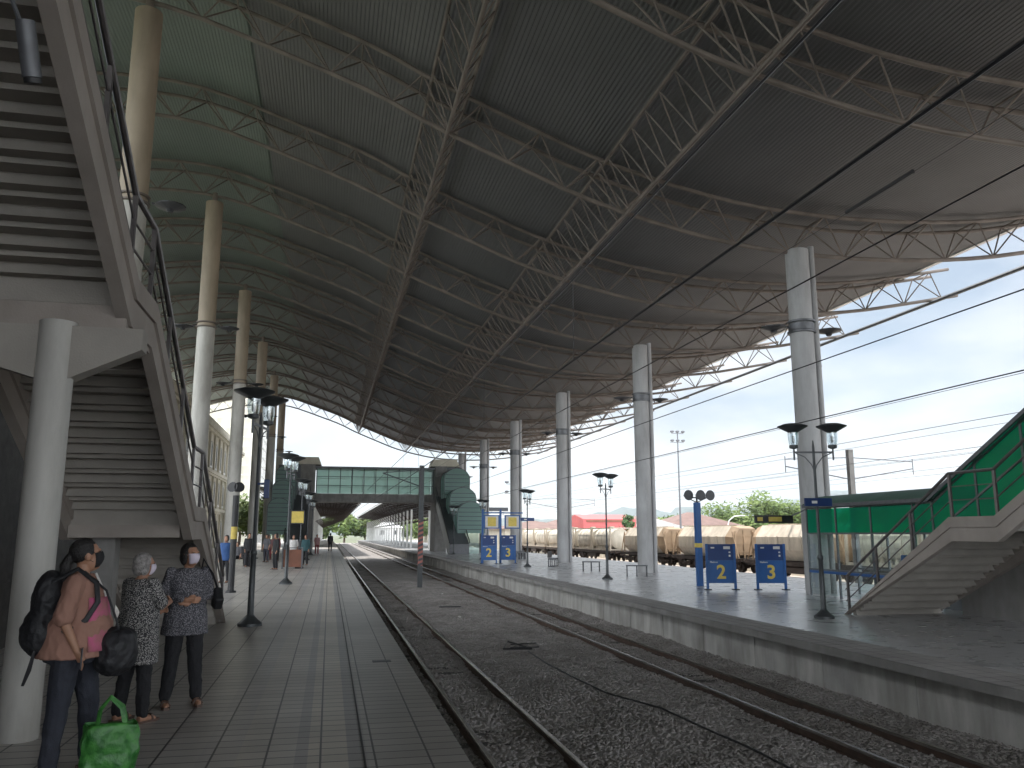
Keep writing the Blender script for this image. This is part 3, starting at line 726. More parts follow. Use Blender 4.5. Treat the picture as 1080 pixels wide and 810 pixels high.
# ---------------- catenary mast and wires ----------------
t = thing('catenary_mast', 'dark square mast between the tracks with red and white hazard stripes low down', 'mast', (4.6,43.1,-1.15))
b = MB(); b.box(-.12,.12,-.12,.12,0,6.3); b.build('shaft', 'lampm', t)
b = MB(); b.box(-.125,.125,-.125,.125,1.2,3.5); b.build('striped_section', 'stripe', t)
b = MB(); b.bar((0,0,5.2),(-2.0,.2,5.9),.06); b.bar((0,0,6.1),(-2.0,.2,5.9),.04); b.build('cantilever', 'dark', t)
def wire(pts, r, label, m='black'):
    b = MB(); b.tube(pts, r, 5); return tag(b.build('overhead_wire', m), label, 'wire', 'overhead wires')
wire([(4.2,-5,4.73),(4.2,43,4.73),(3.4,110,4.6),(2.6,240,4.4)], .019, 'contact wire hanging lowest of the pair over the middle of the tracks')
wire([(4.2,-5,6.27),(4.2,43,6.2),(3.4,110,6.0),(2.6,240,5.8)], .018, 'support wire running under the big longitudinal truss')
wire([(7.1,-5,5.53),(7.1,110,5.45),(7.1,240,5.3)], .013, 'thick black wire crossing in front of the nearest right column')
wire([(7.1,-5,6.2),(7.1,110,6.1)], .006, 'thin wire above the thick black one on the right')
wire([(9.6,-5,5.1),(9.6,86,5.1)], .012, 'thin wire crossing the sky just below the canopy edge')
wire([(11.0,-5,4.28),(11.0,86,4.3)], .012, 'thin wire passing in front of the lantern heads on the right')
b = MB(); b.tube([(7.1,9.95,6.2),(7.1,8.55,6.2)], .03, 8); tag(b.build('section_insulator', 'black'), 'short thick black insulator rod on the thin wire at upper right', 'insulator')
for i in range(5):
    b = MB(); y = 14+i*9; b.tube([(4.2,y,4.73),(4.2,y,6.26)], .006, 5)
    tag(b.build('wire_dropper', 'black'), '%s thin vertical dropper joining the two wires over the tracks, counted from the front' % ['first','second','third','fourth','fifth'][i], 'wire', 'wire droppers')
# sidings masts and wires
for i, (x, y, lb) in enumerate(((24.6,87,'grey sidings mast with thin arms between the third and fourth columns'),(25.5,37,'grey sidings mast seen through the green shelter'),(25.5,140,'small far sidings mast near the far blue signs'))):
    t = thing('catenary_mast', lb, 'mast', (x,y,-1.27))
    b = MB(); b.box(-.13,.13,-.13,.13,0,7.1); b.build('shaft', 'conc', t)
    b = MB()
    for s in (-1,1): b.bar((0,0,5.6),(s*3.6,0,6.2),.05); b.bar((0,0,6.7),(s*3.6,0,6.55),.04); b.bar((s*3.6,0,5.9),(s*3.6,0,6.7),.03)
    b.build('cantilever', 'greym', t)
for i, (x, z) in enumerate(((21.,5.4),(21.,6.6),(24.,4.9),(28.,5.2),(28.,6.3),(31.,5.0),(33.,5.9),(36.,5.2),(40.,5.6))):
    wire([(x,-10,z),(x,200,z)], .01, 'thin line over the sidings, number %s counted outward from the right platform' % ['one','two','three','four','five','six','seven','eight','nine'][i], 'greym')

# debris on the ballast
t = tag(MB().build('x','black'), 'x'); bpy.data.objects.remove(t)
b = MB()
def bl(x,y): return (x,y,bz(x,y)+.05)
b.tube([bl(4.13,19.85),bl(4.45,20.9),bl(4.75,19.6),bl(4.13,19.85)], .02, 6); b.tube([bl(4.4,20.3),bl(5.1,20.6),bl(5.0,19.9),bl(4.3,19.9)], .015, 6)
tag(b.build('scrap_wire', 'black'), 'bent triangle of black scrap rod lying on the ballast between the tracks', 'scrap')
b = MB(); b.tube([bl(x,y) for x,y in ((4.6,19.3),(4.55,17.5),(4.6,15.5),(4.7,14.0),(5.1,12.6),(5.25,11.2),(5.3,10.2),(5.4,8.6),(5.3,7.0))], .016, 6)
tag(b.build('cable', 'black', smooth=True), 'black cable snaking over the ballast between the tracks', 'cable')
b = MB(); b.box(4.1,4.9,31.4,31.6,bz(4.5,31)+.03,bz(4.5,31)+.06); tag(b.build('scrap_board','black'), 'short dark bar lying flat on the ballast left of the striped mast', 'scrap')

for x, y, q, lb in ((4.25, 27.5, .4, 'crumpled pale paper scrap on the ballast between the tracks'), (3.4, 9.6, 1.2, 'small white wrapper on the ballast beside the near rail'), (5.1, 38.0, 2., 'far pale scrap on the ballast near the striped mast')):
    b = MB(); n = 7; vs = [(x+.10*math.cos(q+k*.9)*(.6+.4*math.sin(k*2+q)), y+.13*math.sin(q+k*.9), bz(x, y)+.06+.025*math.sin(k*2.1+q)) for k in range(n)]+[(x, y, bz(x, y)+.10)]
    b.add(vs, [(k, (k+1)%n, n) for k in range(n)]); tag(b.build('paper_scrap', 'cwhite'), lb, 'litter')
# ---------------- far footbridge ----------------
fb = thing('footbridge', 'far glazed footbridge with two towers crossing the tracks beyond the canopy arches', 'footbridge', (0,88,0))
b = MB(); b.box(-1.5,10.5,-1.6,1.6,4.85,5.68); b.build('deck', 'conc', fb)
b = MB(); b.box(-1.6,10.6,-1.8,1.8,8.25,8.42); b.build('roof', 'greym', fb)
for i in range(10):
    x = -1.45+1.19*i
    p = MB(); p.box(x+.05,x+1.14,-1.52,-1.5,5.72,8.22); p.build('glass_panel', 'bglass', fb)
    p = MB(); p.box(x+.05,x+1.14,1.5,1.52,5.72,8.22); p.build('glass_panel', 'bglass', fb)
b = MB()
for i in range(11):
    x = -1.45+1.19*i
    for y in (-1.51,1.51): b.box(x-.04,x+.04,y-.04,y+.04,5.69,8.24)
for z in (6.5,7.4):
    for y in (-1.51,1.51): b.box(-1.5,10.5,y-.025,y+.025,z-.03,z+.03)
b.build('mullion', 'dark', fb)
for sx, x0, x1 in ((-1,-5.2,-1.62),(1,10.62,13.4)):
    b = MB(); b.box(x0 if sx>0 else x1-1.4,x1 if sx<0 else x0+1.2,-1.9,1.9,0 if sx<0 else -.18,8.6); b.build('tower', 'conc', fb)
    b = MB(); b.box(x0 if sx<0 else x0+1.2,x1-1.4 if sx<0 else x1,-1.9,1.9,4.6,8.5); b.build('tower_hall', 'greym', fb)
    b = MB(); cx = (x0+x1)/2+(.9 if sx<0 else -.3); b.prism([(cx-1.5,8.61),(cx+1.5,8.61),(cx+1.2,9.35),(cx-1.2,9.35)], 1, -1.6, 1.6); b.build('roof_cap', 'cream', fb)
# green stair pods descending toward the camera
def pods(cx, dx, base, parts):
    for (y0,y1,z0,z1,w,xo) in parts:
        b = MB(); n = 10
        def ring(y, zt): return [(cx+xo+w/2*math.cos(PI-PI*k/n), y, zt-(w*.42)*(1-math.sin(PI*k/n))) for k in range(n+1)]
        A, B_ = ring(y0, z1), ring(y1, z1)
        low = lambda rg: [(rg[0][0], rg[0][1], z0)]+rg+[(rg[-1][0], rg[-1][1], z0)]
        A, B_ = low(A), low(B_); m = len(A)
        b.add(A+B_, [(k,k+1,m+k+1,m+k) for k in range(m-1)]+[list(range(m))[::-1],[m+k for k in range(m)]])
        b.build('green_vault', 'greend', fb)
        for zz in np.arange(z0+.35, z1-.3, .4):
            r = MB(); r.box(cx+xo-w/2*.93,cx+xo+w/2*.93,y1-.0 if False else y0-.05,y0-.01,zz-.03,zz+.03); r.build('vault_rib', 'greym', fb)
        for y in np.linspace(y0,y1,3):
            r = MB(); q = low(ring(y,z1+.02))
            for k in range(len(q)-1): r.bar(q[k],q[k+1],.05,.05)
            r.build('vault_rib', 'greym', fb)
pods(12.7, 0, -.18, ((-4.6,-1.95,5.2,8.2,2.6,-.2),(-7.4,-4.7,3.6,6.1,2.6,0),(-10.5,-7.5,1.7,4.6,2.6,.3)))
pods(-4.3, 0, 0, ((-4.6,-1.95,5.0,8.2,1.9,0),(-7.4,-4.7,3.4,6.6,1.9,-.1),(-10.5,-7.5,1.6,4.8,1.9,-.2)))
for cx, z0 in ((11.6,-.18),(-2.9,0)):
    b = MB(); b.prism([(-12.5,z0),(-11.3,z0),(-1.9,4.4),(-1.9,5.5),(-12.5,z0+.9)], 0, cx-.9, cx+.9); b.build('escalator_flight', 'greym', fb)
    for x in (cx-.93, cx+.93):
        b = MB(); b.bar((x,-12.6,z0+1.05),(x,-1.9,6.4),.08,.12); b.build('handrail', 'dark', fb)
b = MB(); b.box(12.4,13.7,-10.8,-10.6,-.18,1.7); b.build('entrance_screen', 'bglass', fb)
b = MB(); b.box(13.5,17.5,-6,-5.4,3.9,4.25); b.build('side_canopy', 'greym', fb)

# end canopies beyond the bridge
def far_canopy(label, pa, pb, px, zb, tilt):
    t = thing('platform_canopy', label, 'canopy', (0,0,0))
    b = MB(); b.prism([pa,pb,(pb[0],pb[1]+.15),(pa[0],pa[1]+.15)], 1, 109, 245); b.build('roof', 'dark', t)
    for k in range(23):
        b = MB(); y = 111+6*k
        b.bar((pa[0],y,pa[1]-.06),(pb[0],y,pb[1]-.06),.1,.12)
        b.bar((px,y,zb+3.2),(pa[0],y,pa[1]-.5),.07); b.bar((px,y,zb+3.2),(pb[0],y,pb[1]-.5),.07)
        b.bar((pa[0],y,pa[1]-.5),(pb[0],y,pb[1]-.5),.06)
        L = 6
        for i in range(L):
            f0, f1 = i/L, (i+.5)/L; g = (i+1)/L
            P = lambda f, d: (pa[0]+(pb[0]-pa[0])*f, y, pa[1]+(pb[1]-pa[1])*f-d)
            b.bar(P(f0,.5),P(f1,.1),.05); b.bar(P(f1,.1),P(g,.5),.05)
        b.build('rafter', 'chassis', t)
    for k in range(23): b = MB(); y = 111+6*k; b.box(px-.12,px+.12,y-.12,y+.12,zb,zb+5); b.build('post', 'white', t)
    for x, z in (pa, pb): b = MB(); b.box(x-.1,x+.1,109,245,z-.15,z-.02); b.build('gutter', 'white', t)
far_canopy('low dark canopy over the far end of the left platform, beyond the footbridge', (4.0,6.0), (-9,7.4), -1.9, 0, 1)
far_canopy('low canopy with white posts and dense rafters over the far right platform', (7.6,6.3), (18.5,4.9), 10.6, -.18, 1)
b = MB(); b.box(11.6,14.6,100,100.3,-.18,4.4); tag(b.build('partition_wall', 'white'), 'white wall panel beneath the right tower of the far footbridge', 'wall')

# ---------------- wagons ----------------
def bogie(b, y):
    for dy in (-.75,.75):
        for x in (-.5,.5): b.tube([(x-.06,y+dy,.43),(x+.06,y+dy,.43)], .42, 16)
    b.box(-.8,.8,y-.2,y+.2,.42,.6)
    for x in (-.8,.8): b.box(x-.06,x+.06,y-1.15,y+1.15,.38,.62)
    for x in (-.8,.8):
        for dy in (-.75,.75): b.box(x-.1,x+.1,y+dy-.14,y+dy+.14,.28,.56)
def chassis(t, L):
    b = MB(); b.box(-1.15,1.15,-L/2,L/2,.86,1.06); b.box(-.25,.25,-L/2,L/2,.6,.86); b.box(-1.2,-1.1,-L/2,L/2,.80,1.02)
    for y in (-L/2,L/2): 
        for x in (-.7,.7): b.tube([(x,y-.25,.9),(x,y+.25,.9)], .12, 10)
    for x in (-1.0,1.0): b.box(x-.2,x+.2,-1.4,1.4,.35,.7)
    b.build('underframe', 'chassis', t)
    for y in (-L/2+1.7, L/2-1.7):
        b = MB(); bogie(b, y); b.build('bogie', 'chassis', t)
def tank_wagon(label, y, L=12.6):
    t = thing('tank_wagon', label, 'goods wagon', (29,y,-1.1), 0, 'goods wagons in the sidings'); chassis(t, L)
    for k in (-1,1):
        c = k*L/4; h = L/4-.28; r = 1.1; zc_ = 2.22
        b = MB(); P = [(c-h,r*.3),(c-h+.05,r*.7),(c-h+.22,r*.95),(c-h+.45,r),(c+h-.45,r),(c+h-.22,r*.95),(c+h-.05,r*.7),(c+h,r*.3)]
        b.tube([(0,y_,zc_) for y_,_ in P], 0, 28, rs=[q for _,q in P]); tk = b.build('tank', 'tank', t, smooth=True)
        b = MB(); b.lathe([(.32,1.05),(.32,1.28),(.1,1.3)], (0,c,zc_), 14); b.build('manhole', 'hopl', tk, smooth=True)
        for dy in (-h*.55, h*.55, 0):
            b = MB(); b.tube([(r*1.012*math.cos(a), c+dy, zc_+r*1.012*math.sin(a)) for a in np.linspace(0,2*PI,25)], .025, 5)
            b.build('tank_band', 'hopl', tk)
        b = MB()
        for yy in (c-h-.06, c+h+.06):
            for x in (-1.15,1.15): b.box(x-.07,x+.07,yy-.07,yy+.07,1.06,3.35)
            b.box(-1.15,1.15,yy-.06,yy+.06,3.25,3.38); b.box(-1.15,1.15,yy-.06,yy+.06,1.1,1.22)
        for x in (-1.15,1.15): b.box(x-.04,x+.04,c-h,c+h,3.26,3.36); b.box(x-.05,x+.05,c-h,c+h,1.07,1.2)
        for kk in range(8): b.prism([(c-h+.5+kk*(2*h-1)/8,1.2),(c-h+.7+kk*(2*h-1)/8,1.55),(c-h+.9+kk*(2*h-1)/8,1.2)], 0, -1.02, -.9)
        b.build('frame', 'hopl', t)
    return t
def hopper_wagon(label, y, L=11.6):
    t = thing('hopper_wagon', label, 'goods wagon', (29,y,-1.1), 0, 'goods wagons in the sidings'); chassis(t, L)
    h = L/2-1.7
    sec = [(-.75,1.1),(-1.25,1.75),(-1.25,2.55),(-.7,3.3),(.7,3.3),(1.25,2.55),(1.25,1.75),(.75,1.1)]
    b = MB(); n = len(sec)
    ring = lambda s, yy: [(x*s, yy, 2.2+(z-2.2)*s) for x, z in sec]
    vs = ring(.8,-h-.5)+ring(1,-h)+ring(1,h)+ring(.8,h+.5)
    b.m = 1; b.add(ring(1,-h)+ring(1,h), [(k,(k+1)%n,n+(k+1)%n,n+k) for k in range(n)])
    b.m = 0; b.add(ring(.84,-h-.95)+ring(1,-h), [(k,(k+1)%n,n+(k+1)%n,n+k) for k in range(n)]+[list(range(n))])
    b.add(ring(1,h)+ring(.84,h+.95), [(k,(k+1)%n,n+(k+1)%n,n+k) for k in range(n)]+[[n+k for k in range(n)]])
    bd = b.build('hopper_body', ['hopper','hopl'], t)
    for s in (-1,1):
        b = MB()
        for x in (-.95,-.3,.35,.95): b.box(x-.05,x+.05,s*(h+.98)-.04,s*(h+.98)+.04,1.06,2.95 if abs(x)>.5 else 3.0)
        for z in (1.5,2.05,2.6): b.box(-1.0,1.0,s*(h+.97)-.03,s*(h+.97)+.03,z-.04,z+.04)
        for x in (-1.05,1.05): b.bar((x,s*(h+1.6),1.0),(x,s*(h+.7),2.9),.07)
        b.build('end_frame', 'hopper', t)
    b = MB()
    for yy in np.linspace(-h,h,7)[1:-1]: 
        for s in (-1,): b.box(-1.29,-1.22,yy-.04,yy+.04,1.7,2.6)
    b.box(-.3,.3,-h,h,3.31,3.38); b.build('side_rib', 'hopl', bd)
    return t
H1 = hopper_wagon('hopper wagon with tan octagonal ends standing behind the sign with number 3', 47.0); index_kids(H1)
dup(H1, (29,59.6,-1.1), 0, 'hopper wagon with tan octagonal ends just right of the second column')
dup(H1, (29,72.2,-1.1), 0, 'hopper wagon mostly hidden behind the second column')
T1 = tank_wagon('cream tank wagon seen through the glass of the green shelter', 35.2); index_kids(T1)
for i, (y, lb) in enumerate(((21.9,'cream tank wagon behind the right staircase'),(87.0,'cream tank wagon just left of the second column, below the red roof'),(100.2,'cream tank wagon right of the third column'),(113.4,'cream tank wagon seen between the third column and the sidings mast'),(126.6,'cream tank wagon left of the sidings mast'),(139.8,'cream tank wagon just right of the fourth column'),(153.0,'far cream tank wagon left of the fourth column'),(166.2,'farthest cream tank wagon, behind the far numbered signs'))):
    dup(T1, (29,y,-1.1), 0, lb)

# ---------------- background buildings ----------------
def house(label, x0, x1, y0, y1, z0, zw, zr, roof, wall='cream', over=.6, win=True):
    t = thing('house', label, 'building', ((x0+x1)/2,(y0+y1)/2,z0)); w, d = (x1-x0)/2, (y1-y0)/2; h = zw-z0; r = zr-z0
    b = MB(); b.box(-w,w,-d,d,0,h); b.build('wall', wall, t)
    b = MB(); W_, D_ = w+over, d+over; rl = max(.5, W_-D_*.9)
    b.add([(-W_,-D_,h-.1),(W_,-D_,h-.1),(W_,D_,h-.1),(-W_,D_,h-.1),(-rl,0,r),(rl,0,r)], [(0,1,5,4),(2,3,4,5),(1,2,5),(3,0,4),(3,2,1,0)])
    b.build('roof', roof, t)
    if win:
        n = max(2, int(w/1.6))
        for i in range(n):
            x = -w+(i+.5)*2*w/n
            b = MB(); b.box(x-.55,x+.55,-d-.03,-d+.05,h-2.2,h-.9); b.build('window', 'winshade', t)
    return t
t = thing('warehouse', 'building with a bright red metal roof beyond the tank wagons', 'building', (44.6,130,-1.9))
b = MB(); b.box(-4.2,4.2,0,9,0,4.4); b.build('wall', 'cream', t)
b = MB(); b.prism([(-.6,4.1),(-.3,5.9),(4.5,6.7),(9.3,5.9),(9.6,4.1)], 0, -4.5, 4.5); b.build('roof', 'redroof', t)
b = MB(); b.box(-4.0,4.0,-.5,-.32,5.45,5.75); b.build('roof_stripe', 'brown', t)
house('house with brown tiled hip roof behind the wagons, left of the trees', 59, 72, 138, 152, -1.9, 3.2, 5.6, 'tileroof')
house('small grey roofed house behind the wagons at the left of the brown roofed one', 51, 57, 128, 140, -1.9, 2.6, 4.2, 'conc', 'cream')
house('long low house with weathered tiled roof left of the red roofed building', 26, 38, 124, 138, -1.9, 2.5, 3.7, 'tileroof')
house('row house with weathered tile roof behind the red roofed building', 44, 56, 160, 172, -1.9, 3.6, 5.6, 'tileroof')
house('dull tiled house beyond the sidings, right of the red roof', 63, 76, 172, 186, -1.9, 3.5, 6.0, 'tileroof')
house('white house at the far end of the tracks', 14, 22, 262, 272, -1.9, 3.6, 5.8, 'white', 'white')
# old station building on the left
sb = thing('station_building', 'old cream colonial station building with tall windows seen between the left columns', 'building', (-13.2,0,0))
b = MB(); b.box(-9,0,46,128,0,13.2); b.build('wall', 'cream', sb)
for z, d in ((8.3,.35),(13.0,.6),(4.2,.25)):
    b = MB(); b.box(0.002,d,46,128,z,z+.35); b.box(.001,d*.6,46,128,z-.25,z-.001); b.build('cornice', 'cream', sb)
b = MB(); b.box(-9,.3,46,128,13.36,14.1); b.build('parapet', 'cream', sb)
for k in range(20):
    y = 49+4*k
    for z0_, z1_ in ((9.2,11.9),(5.1,7.6),(.4,3.2)):
        b = MB(); b.prism([(y-.55,z0_),(y+.55,z0_),(y+.55,z1_-.5),(y+.4,z1_-.15),(y,z1_),(y-.4,z1_-.15),(y-.55,z1_-.5)], 0, -.05, .03); w_ = b.build('window', 'winshade', sb)
        b = MB(); b.box(.031,.08,y-.75,y-.56,z0_-.1,z1_-.2); b.box(.031,.08,y+.56,y+.75,z0_-.1,z1_-.2); b.box(.031,.12,y-.85,y+.85,z0_-.3,z0_-.1); b.box(.031,.06,y-.03,y+.03,z0_,z1_-.1); b.build('frame', 'white', w_)
    b = MB(); b.box(.002,.22,y+1.8,y+2.2,.0,12.7); b.build('pilaster', 'cream', sb)
# white scaffold tower block
t = thing('tower_block', 'pale tower wrapped in white scaffolding between the left columns', 'building', (-20,170,0))
b = MB(); b.box(-6,6,-6,6,-1.9,34); b.build('wall', 'cream', t)
b = MB()
for x in np.arange(-6.6,6.7,1.65): b.bar((x,-6.8,-1.9),(x,-6.8,35),.12)
for y in np.arange(-6.8,6.7,1.7): b.bar((6.8,y,-1.9),(6.8,y,35),.12)
for z in np.arange(0,35,1.8): b.bar((-6.8,-6.8,z),(6.8,-6.8,z),.1); b.bar((6.8,-6.8,z),(6.8,6.8,z),.1)
b.build('scaffold', 'white', t)

# ---------------- trees and hills ----------------
def tree(label, x, y, z0, h, r, n=2600, lf=.32, m='leaf', group=None, seed=0, palm=False):
    rs = random.Random(seed); t = thing('broadleaf_tree' if not palm else 'palm_tree', label, 'tree', (x,y,z0), 0, group)
    b = MB(); top = h*.55; b.tube([(0,0,0),(.1,.05,h*.3),(0,0,top)], 0, 8, rs=[h*.035,h*.026,h*.015])
    for k in range(6):
        a = k*PI/3+rs.random(); b.tube([(0,0,h*.3+k*.03*h),(r*.35*math.cos(a),r*.35*math.sin(a),h*.5),(r*.65*math.cos(a),r*.65*math.sin(a),h*.68)], 0, 5, rs=[h*.014,h*.01,h*.004])
    b.build('trunk', 'bark', t, smooth=True)
    cl = []
    for k in range(13):
        a = rs.random()*2*PI; q = rs.random()**.5*r*.72; cl.append((q*math.cos(a), q*math.sin(a), h*(.42+.46*rs.random()), r*(.25+.22*rs.random())))
    vs = []; fs = []
    for i in range(n):
        cx, cy, cz, cr = rs.choice(cl); d = Vector((rs.gauss(0,1),rs.gauss(0,1),rs.gauss(0,.75))).normalized()*cr*(.55+.5*rs.random())
        p = Vector((cx,cy,cz))+d; u_ = Vector((rs.gauss(0,1),rs.gauss(0,1),rs.gauss(0,.6))).normalized(); v_ = u_.orthogonal().normalized()
        s = lf*(.6+.8*rs.random()); k = len(vs)
        vs += [p-u_*s, p+v_*s*.45, p+u_*s, p-v_*s*.45]; fs.append((k,k+1,k+2,k+3))
    b = MB(); b.add(vs, fs); b.build('crown', m, t)
    return t
tr = 'trees beyond the sidings'
for i, (x,y,h,r,lb) in enumerate(((76,150,8.6,5.5,'leftmost green tree behind the wagons, beside the brown roof'),(82,148,10.6,6.0,'tallest green tree behind the wagons, left of the shelter'),(89,150,9.2,5.5,'green tree behind the dark hanging sign'),(96,152,8.2,5.5,'green tree just left of the green shelter roof'),(104,150,7.6,5.5,'green tree seen above the green shelter'),(70,166,7.0,4.5,'small tree behind the brown roofed house'))):
    tree(lb, x, y, -1.9, h, r, 3400, .42, 'leaf', tr, i)
tree('round dark tree above the red roofed building', 43, 118, -1.9, 7.2, 1.5, 900, .25, 'leaf2', None, 20)
tree('bright green tree between the left columns', -13.6, 136, -1.0, 8.0, 4.5, 4200, .3, 'leaf', None, 21)
tree('green tree low between the left columns, beside the station building', -9.5, 112, -.5, 6.5, 3.0, 3000, .25, 'leaf', None, 22)
for i in range(9):
    tree('leafy tree in the row closing the far end of the tracks, %s from the left' % ['first','second','third','fourth','fifth','sixth','seventh','eighth','ninth'][i], -16+7*i, 285+6*(i%3), -1.9, 9+2*(i%2), 6, 1500, .7, 'leaf', 'trees at the far end of the tracks', 30+i)
for nm, pts, y in (('hills', [(-400,25),(200,60),(605,72),(760,95),(900,80),(1042,112),(1180,150),(1300,120),(1478,128),(1700,100),(1900,150),(2100,205),(2350,150),(2800,190),(3500,90)], 2500),):
    b = MB(); xs2 = np.arange(-400, 3500, 30); n_ = len(xs2); vs = []; fs = []
    for j in range(14):
        f = j/13
        for x in xs2:
            top = np.interp(x, [p[0] for p in pts],[p[1] for p in pts])*(.72 if x < 1400 else .9) + 6*math.sin(x*.021)+4*math.sin(x*.053+1)
            vs.append((x+20*math.sin(j+x*.01), y+j*60, -2+top*math.sin(f*PI/2)*(1+.05*math.sin(x*.03+j*1.7))))
    for j in range(13):
        for i in range(n_-1): a = j*n_+i; fs.append((a,a+1,a+n_+1,a+n_))
    b.add(vs, fs); tag(b.build(nm, 'hill', smooth=True), kind='structure')
# floodlight masts
for x, y, h, lb in ((52.7,120,19.2,'tall thin floodlight mast behind the wagons right of the second column'),(26.3,120,11,'thin floodlight mast between the fourth and fifth columns')):
    t = thing('floodlight_mast', lb, 'mast', (x,y,-1.9))
    b = MB(); b.tube([(0,0,0),(0,0,h)], 0, 8, rs=[.18,.09]); b.build('pole', 'greym', t, smooth=True)
    b = MB(); b.bar((-1,0,h-.2),(1,0,h-.2),.08); b.bar((-1.2,0,h-1.6),(1,0,h-1.6),.08)
    for z in (h-.1,h-1.5):
        for dx in (-.9,0,.9): b.lathe([(.1,0),(.3,.1),(.3,.3),(.1,.38)], (dx,0,z), 10)
    b.build('lamp_cluster', 'greym', t)
for i, x in enumerate((61.5, 75.5)):
    t = thing('street_lamp', ['curved white street lamp in front of the brown roof','curved white street lamp in front of the trees'][i], 'street lamp', (x,118 if i else 122,-1.9))
    b = MB(); b.tube([(0,0,0),(0,0,4.6),(.3,0,5.6),(1.2,0,6.3),(2.4,0,6.4)], .07, 8); b.build('pole', 'white', t, smooth=True)
    b = MB(); b.ell((2.7,0,6.4),(.45,.15,.08)); b.build('lamp_head', 'white', t, smooth=True)
b = MB(); b.box(32.4,32.55,-10,300,-1.27,.9)
tag(b.build('boundary_wall', 'cream'), 'pale boundary wall behind the goods wagons', 'wall')

# ---------------- air ----------------
hz = bpy.data.materials.new('haze'); hz.use_nodes = True; hn = hz.node_tree.nodes; hn.remove(hn['Principled BSDF'])
pv = hn.new('ShaderNodeVolumePrincipled'); pv.inputs['Color'].default_value = (.86, .93, 1, 1); pv.inputs['Density'].default_value = .00012; pv.inputs['Anisotropy'].default_value = .2
hz.node_tree.links.new(pv.outputs[0], hn['Material Output'].inputs['Volume'])
b = MB(); b.box(-700, 3700, -200, 3500, -3, 232); tag(b.build('haze', hz), kind='stuff')
# ---------------- people ----------------
from mathutils import noise as mn
def remesh(mb, name, m, parent, vox, sm=3, fold=0):
    tmp = mb.build('tmp_part', m); md = tmp.modifiers.new('r', 'REMESH'); md.mode = 'VOXEL'; md.voxel_size = vox
    if sm: s_ = tmp.modifiers.new('s', 'SMOOTH'); s_.iterations = sm; s_.factor = .5
    dg = bpy.context.evaluated_depsgraph_get(); dg.update()
    me = bpy.data.meshes.new_from_object(tmp.evaluated_get(dg)); me.name = name; bpy.data.objects.remove(tmp)
    if fold:
        co = [v.co.copy() for v in me.vertices]; no = [v.normal.copy() for v in me.vertices]
        for v, c_, n_2 in zip(me.vertices, co, no):
            q = Vector((c_.x*11+3*c_.z, c_.y*11, c_.z*6)); f = mn.noise(q)*1.0+mn.noise(q*2.3)*.5
            v.co = c_ + n_2*fold*(1-2.2*abs(f))
        me.update()
    for p in me.polygons: p.use_smooth = True
    o = bpy.data.objects.new(name, me); COL.objects.link(o); o.parent = parent
    return o
def lerp(a, b, f): return tuple(a[i]+(b[i]-a[i])*f for i in range(3))
